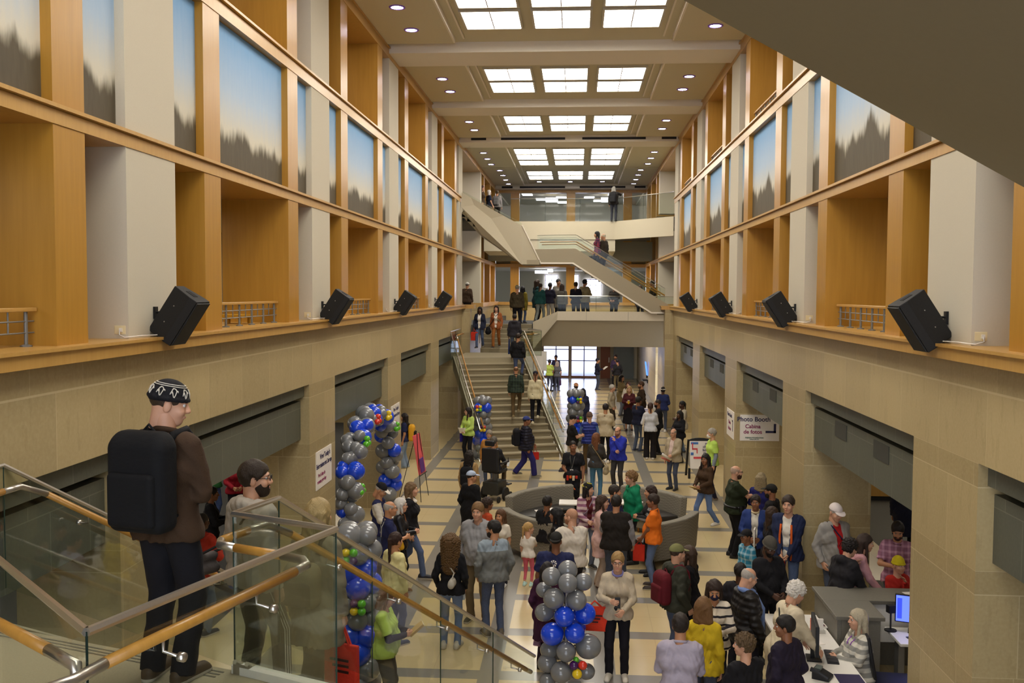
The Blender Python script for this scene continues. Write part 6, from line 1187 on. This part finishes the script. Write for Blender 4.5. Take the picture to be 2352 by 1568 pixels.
p108=P('receptionist with long grey hair in striped cardigan seated behind the white desk',3.58,12.09,0.00,1.34,262,sk='A',hair=('straight','b3a78e',.24),top=('sweater','8f8c84'),bot=('pants','22222a'),shoe='222222',L='p',R='p',fem=1,legs='t',stripe='c9c3b4',lanyard='7a2a9a',g=1.2)
p109=P('person in black hoodie leaning on the grey counter, chin in hand',3.98,14.03,0.00,1.55,60,sk='A',hair=('curlyshort','1d1512'),top=('hoodie','1f1d20'),bot=('pants','22222a'),shoe='222222',L='c',R='t',nod=10,lean=14)
p110=P('person with long dark hair in pink sweatshirt leaning on the grey counter',4.28,14.33,0.00,1.50,95,sk='A',hair=('straight','33221a',.26),top=('sweater','c08d92'),bot=('pants','22222a'),shoe='222222',L='t',R='t',fem=1,lean=12)
p111=P('bearded person in pink and purple plaid shirt looking down at the child',4.95,14.88,0.00,1.80,195,sk='B',hair=('short','211814'),beard='3a2a20',top=('shirttee','9a6a80'),bot=('jeans','3a4356'),shoe='222222',L='d',R='p',plaid='cf9fb2',nod=25)
p112=P('child in yellow beanie and red jacket beside the plaid shirt',4.74,14.20,0.00,1.43,160,sk='A',hair=('buzz','8a6a4a'),hat=('beanie','d8c322'),top=('jacket','b32a20'),bot=('pants','22222a'),shoe='222222',L='c',R='h')
p113=P('bearded person in black cap and black jacket behind the denim jacket',3.64,17.83,0.00,1.76,300,sk='C',hair=('short','15110f'),beard='15110f',hat=('cap','1a1a18'),top=('jacket','19181a'),bot=('pants','1c1c22'),shoe='222222',L='k',R='k')
p114=P('person with wavy grey blond hair in royal navy sweater behind the black cap',3.69,19.15,0.00,1.72,20,sk='A',hair=('wavy','8d7c5c',.12),top=('sweater','222260'),bot=('pants','22222a'),shoe='222222',L='h',R='h',fem=1)
p115=P('person with dark hair almost hidden behind the balding man with the scarf',2.26,13.08,0.00,1.60,20,sk='D',hair=('short','1c1512'),top=('jacket','1e1c22'),bot=('pants','1c1c22'),shoe='222222')
p116=P('person in dark navy coat standing deep in the right room under the lintel',6.60,19.41,0.00,1.75,20,sk='B',hair=('short','221a15'),top=('longcoat','1d2136'),bot=('pants','1b1d2a'),shoe='222222',L='d',R='d')
# ================= carried things =================
backpack(p0,'large black backpack worn by the young man on the landing','101012',.40,.60,.19,z=1.22)
sling(p1,-1,'small dark drawstring bag on the back of the grey hoodie man','57504e',(.2,.08,.24),z=1.0,y=-.19,x=.3,strapc='2a2a2a')
backpack(p2,'soft taupe backpack on the blond woman walking downstairs','857a62',.32,.36,.16,z=1.14,col2='3a342a')
hold(p2,-1,'tumbler','pink lidded tumbler carried by the blond woman on the stairs','tumbler',lambda t:(MB().lathe([(.032,-.17),(.036,-.06),(.044,-.05),(.046,.1)],n=18).build('tumbler_body',mat('blush pink','d29a84',.4),t,'auto'),MB().lathe([(.047,.1),(.047,.12),(.02,.125)],n=18).build('lid',mat('frosted lid','cfc6c0',.3),t,'auto'),MB().tube([(0,0,.12),(.01,0,.22)],.005,6).build('straw',mat('frosted lid','cfc6c0',.3),t)))
tote(p2,1,'bright orange red tote carried by the blond woman behind the glass','e0402c',mark='3a1512',flat=True)
backpack(p7,'bright yellow backpack worn into the left opening','dca22a',.32,.5,.18,z=1.15,col2='2a2620')
tote(p8,1,'deep purple tote bag beside the lime green sweatshirt','30247e',.36,.4,.36,shoulder=True)
paper(p8,-1,'folded leaflets held by the lime green sweatshirt',.18,.22,tilt=-.6)
sling(p11,1,'mustard yellow handbag carried by the white haired person','d0a022',(.22,.1,.18),z=.96,strapc='7a4a2a')
phone(p12,1,'dark phone held low by the person with the white hood')
paper(p14,1,'tan paperback book held by the lime tee at the front','c9b07a' and .15,.21,mat('tan cover','bfa066',.6),-.9,'book',.014)
sling(p15,1,'pale grey belt bag worn on the back of the curly haired person','a9a498',(.22,.09,.13),z=1.07,y=-.2,x=.06)
hold(p15,1,'water_bottle','small clear water bottle hanging below the grey belt bag','bottle',lambda t:(MB().lathe([(.03,-.12),(.032,.02),(.014,.06),(.014,.08)],n=14).build('bottle_body',mat('clear plastic','b9c4c8',.1),t,'auto'),MB().lathe([(.016,.08),(.016,.095)],n=12).build('bottle_cap',PAPER,t)))
tote(p20,1,'orange red tote hanging beside the long black coat','e4482a',.3,.32,mark='5a1a10',flat=True)
backpack(p21,'black backpack on the tan jacket beside the wheelchair','16161a',.3,.44,.16)
hold(p19,1,'toy_ball','small white and purple toy held by the toddler','toy',lambda t:(MB().ball((0,0,0),.055,14,9).build('toy_ball',mat('toy white','d8dce4',.4),t,True),MB().ball((-.035,.01,-.01),.035,10,7).build('purple_patch',mat('toy purple','3a2c7a',.4),t,True)))
paper(p22,1,'thin grey tablet on the lap of the wheelchair user',.18,.25,mat('grey tablet','9a9a96',.3),-1.2)
backpack(p25,'black backpack on the walking person in the navy puffer','15151a',.34,.5,.2,z=1.17,y0=-.17)
tote(p25,-1,'small red bag hanging behind the walking person in the navy puffer','b8261c',.22,.22)
sling(p28,1,'dark shoulder bag on the black jacket near the stair landing','1c1a1c',(.26,.12,.22),z=1.15)
tote(p29,-1,'blue cloth bag carried up the far stairs','22305c',.26,.5,.1)
tote(p30,1,'red bag carried down the far stairs by the navy cardigan','c0321e',.28,.34,.16,flat=True)
sling(p31,-1,'sage green crossbody bag on the rust brown suit','8c9470',(.26,.1,.2),z=1.0)
sling(p31,1,'bundle of black coat carried by the rust brown suit','141416',(.2,.2,.34),z=.75,x=.34)
paper(p35,-1,'white folder held on the far bridge beside the teal jacket',.28,.34,tilt=-.3)
paper(p38,-1,'white paper bag held out on the far bridge',.3,.3,tilt=-.2)
backpack(p39,'grey backpack in the middle of the far bridge group','7a766e',.3,.46,.16)
hold(p41,1,'camera','black camera held by the khaki jacket on the far bridge','camera',lambda t:(MB().box(-.07,.07,-.03,.03,-.05,.05).build('camera_body',BLACKP,t),MB().tube([(0,.03,0),(0,.11,0)],.035,12).build('lens',BLACKP,t)))
tote(p45,1,'dark bag with a red hat hanging from it on the upper flight','23262e',.34,.4,.12); 
backpack(p49,'grey backpack on the top balcony at left','6a6864',.28,.42,.15)
backpack(p50,'black backpack on the photographer on the top balcony','1a1a1c',.32,.48,.18)
phone(p50,1,'glowing phone raised by the photographer on the top balcony')
paper(p51,1,'open white booklet held by the navy shirt in the lobby',.24,.3,tilt=-1)
tote(p55,1,'purple bag by the grey tee at the far glass doors','4a2c5c',.28,.3)
cup(p62,1,'bright yellow cup held by the burgundy top','e0b41c')
tote(p65,-1,'large cream tote bag on the white blouse','cfc0a0',.42,.34,.5,shoulder=True)
tote(p67,1,'crumpled white paper bag held by the navy vest','d8d2c8',.2,.26,.08,name='paper_bag')
phone(p72,1,'phone in the hands of the black and orange tee')
hold(p73,1,'jacket','black jacket with red and orange print draped over the arm','jacket',lambda t:(mesh_obj('jacket_body',[(*(lambda K:(K.cone((-.12,-.05,.02),(-.14,0,-.4),.12,.1,.05),K.cone((.0,-.02,.02),(.02,.02,-.46),.1,.09,.05),K.wrinkle(.012,40),K.net())[-1])(Grid((-.35,-.3,-.65),(.25,.25,.2),.012)),0)],[cloth('17161c')],t),[MB().box(-.2+.07*i,-.15+.07*i,.06,.11,-.04-.05*(i%2),.02).build('print_patch',mat('print '+c,c,.7),t) for i,c in enumerate(('c8301c','d8c8a8','e06a1c','c8301c'))],MB().tube([(-.15,.12,-.3),(-.06,.13,-.2),(.04,.12,-.3)],.014,6).build('orange_chevron',mat('print e06a1c','e06a1c',.7),t)))
sling(p74,1,'beige crossbody handbag on the teal jeans','9a8c70',(.3,.13,.26),z=.80,x=.27,strapc='8a7a58')
hold(p76,-1,'rolled_posters','rolled white and red papers held by the beige jacket','paper roll',lambda t:(MB().tube([(-.02,-.1,-.08),(.0,.3,.12)],.028,10).build('white_roll',PAPER,t,True),MB().tube([(.02,-.1,-.12),(.03,.28,.02)],.026,10).build('red_roll',mat('red and white paper','c06a5c',.6),t,True)))
paper(p78,-1,'flat tan paper packet carried by the brown sweater',.2,.24,mat('tan kraft','c8a868',.7),-1.2)
hold(p79,1,'wrist_watch','black watch on the guard wrist','watch',lambda t:MB().tube([(0,0,0),(0,.001,0)],.001,4).build('dial',BLACKM,t)) if 0 else None
sling(p80,1,'small striped pouch on the bandana person','8a7a8a',(.16,.07,.14),z=1.0)
tote(p86,-1,'red tote held low in front of the orange polo','c8321e',.22,.3,.1)
hold(p87,1,'lavender_bag','lavender cloth hanging beside the white quarter zip','bag',lambda t:MB().hexa([(-.03,-.1,-.4),(.03,-.1,-.4),(.03,.1,-.4),(-.03,.1,-.4),(-.02,-.06,.0),(.02,-.06,0),(.02,.06,0),(-.02,.06,0)]).build('bag_body',cloth('6c62a8'),t))
m=MB()
for i in range(8): a=2*PI*i/8; m.prism([(.012*math.cos(a+.3),0,.012*math.sin(a+.3)),(.05*math.cos(a-.25),0,.05*math.sin(a-.25)),(.05*math.cos(a+.25),0,.05*math.sin(a+.25))],(0,.004,0))
lg=m.build('flower_logo',PAPER,p89.o); lg.location=p89.up((0,-.205,1.36)); lg.rotation_euler=(-.25,0,0)
phone(p91,1,'dark phone held by the oatmeal cardigan')
tote(p91,-1,'orange red and black tote hanging from the oatmeal cardigan','d83c22',.36,.34,.1,mark='3a1410',flat=True,pos=(.30,.06,1.08))
backpack(p92,'dark red backpack on the olive cap and hoodie','5c1620',.32,.46,.17)
hold(p94,-1,'patterned_bag','pink patterned cloth bag beside the plum coat','bag',lambda t:MB().hexa([(-.06,-.14,-.42),(.06,-.14,-.42),(.06,.14,-.42),(-.06,.14,-.42),(-.03,-.05,.0),(.03,-.05,0),(.03,.05,0),(-.03,.05,0)]).build('bag_body',cloth('b08a9a','stripe','8a6a84'),t,bevel=.02))
phone(p97,1,'dark phone held by the masked person in stripes')
hold(p101,-1,'notebook','white spiral notebook held by the denim jacket','notebook',lambda t:(MB().box(-.01,.01,-.1,.1,-.1,.24).build('cover',PAPER,t),MB().tube([(0,-.1,-.1),(0,-.1,.24)],.008,6).build('spiral',BLACKM,t)))
cup(p102,1,'white takeaway coffee cup held beside the long haired person','e4e0d8')
tote(p103,-1,'dark red bag hanging beside the navy and orange jacket','a0221c',.26,.34,.06)
sling(p105,1,'black handbag strap across the cream raincoat','1a1a1c',(.26,.12,.2),z=.95)
sling(p104,-1,'navy patterned shopping bag hanging at the corner of the grey counter','1d2444',(.34,.16,.4),z=.75,x=.36)
hold(p104,1,'sunglasses','dark sunglasses hanging on the red shirt','sunglasses',lambda t:(setattr(t,'location',p104.M@Vector(p104.up((.03,.20,1.2)))),MB().tube([(-.03,0,.03),(-.02,0,-.03),(.0,0,.03),(.02,0,-.03)],.006,6).build('frame',BLACKM,t)))
hold(p111,1,'badge_cup','clear cup with a straw held by the plaid shirt','cup',lambda t:(MB().lathe([(.03,-.05),(.04,.08)],n=14).build('cup_body',mat('clear blue plastic','8aa0c8',.15),t,'auto'),MB().tube([(0,0,.05),(.02,0,.17)],.004,6).build('straw',PAPER,t)))
# ================= lights, world, camera =================
def area(loc,sx,sy,e,col=(1,.9,.75),rot=(0,0,0)):
    l=bpy.data.lights.new('room lamp','AREA'); l.shape='RECTANGLE'; l.size=sx; l.size_y=sy; l.energy=e; l.color=col; o=bpy.data.objects.new('room_lamp',l); link(o); o.location=loc; o.rotation_euler=rot
for y in (3,13.5,20.4,27.2,34): area((-8.5,y,3.3),2.5,4,32); area((8.5,y,3.3),2.5,4,28)
for x in (-7.2,6.6):
    for y in (4,13.5,20.4,27.2,34): area((x,y,6.6),1.5,3,22); area((x,y,11.2),1.5,3,22)
for x in (-2.5,2.5): area((x,57,11.0),4,5,45,(1,.95,.9)); area((x,58.5,6.4),4,6,9,(.95,.95,1)); area((x,50,3.2),2,4,40,(1,.92,.82))
area((-8,42,10.9),4,3,60); area((8,42,10.9),4,3,60); area((-8,42,6.6),3,3,30); area((8,42,6.6),3,3,30)
area((0,48,3.25),6,4,60,(1,.95,.88))
def spot(x,y,z,e):
    l=bpy.data.lights.new('added fill spot','SPOT'); l.energy=e; l.spot_size=2.6; l.spot_blend=.6; l.shadow_soft_size=.06; l.color=(1,.9,.74); o=bpy.data.objects.new('added_fill_spot',l); link(o); o.location=(x,y,z)  # added spots without fittings, brightening the end wall and lobby
for x in (-3.6,-1.4,.8,3.0): spot(x,50.5,7.15,90); spot(x,52.5,7.15,40)
for x in (-1.2,.8,2.6): spot(x,43,3.05,45)
w=bpy.data.worlds.new('overcast daylight'); S.world=w; w.use_nodes=True; b=w.node_tree.nodes['Background']; b.inputs[0].default_value=(.82,.88,1,1); b.inputs[1].default_value=2.2
cam=bpy.data.cameras.new('camera'); co=bpy.data.objects.new('camera',cam); link(co); cam.sensor_width=36; cam.sensor_fit='HORIZONTAL'; cam.lens=36*2192.12/2352; cam.clip_end=300; cam.clip_start=.05
ya,pi_,ro=.06766,-.05103,.00486
f=Vector((-math.sin(ya)*math.cos(pi_),math.cos(ya)*math.cos(pi_),math.sin(pi_))); r=Vector((math.cos(ya),math.sin(ya),0)); u=r.cross(f)
r2=math.cos(ro)*r+math.sin(ro)*u; u2=math.cos(ro)*u-math.sin(ro)*r
M=Matrix((r2,u2,-f)).transposed().to_4x4(); M.translation=(0,0,H); co.matrix_world=M; S.camera=co
S.view_settings.view_transform='Standard'; S.view_settings.look='None'; S.view_settings.exposure=1.0; S.view_settings.gamma=1; S.view_settings.use_curve_mapping=False
S.cycles.use_denoising=True; S.cycles.max_bounces=7; S.cycles.diffuse_bounces=4; S.cycles.glossy_bounces=3; S.cycles.transparent_max_bounces=14; S.cycles.sample_clamp_indirect=6; S.cycles.caustics_reflective=False; S.cycles.caustics_refractive=False
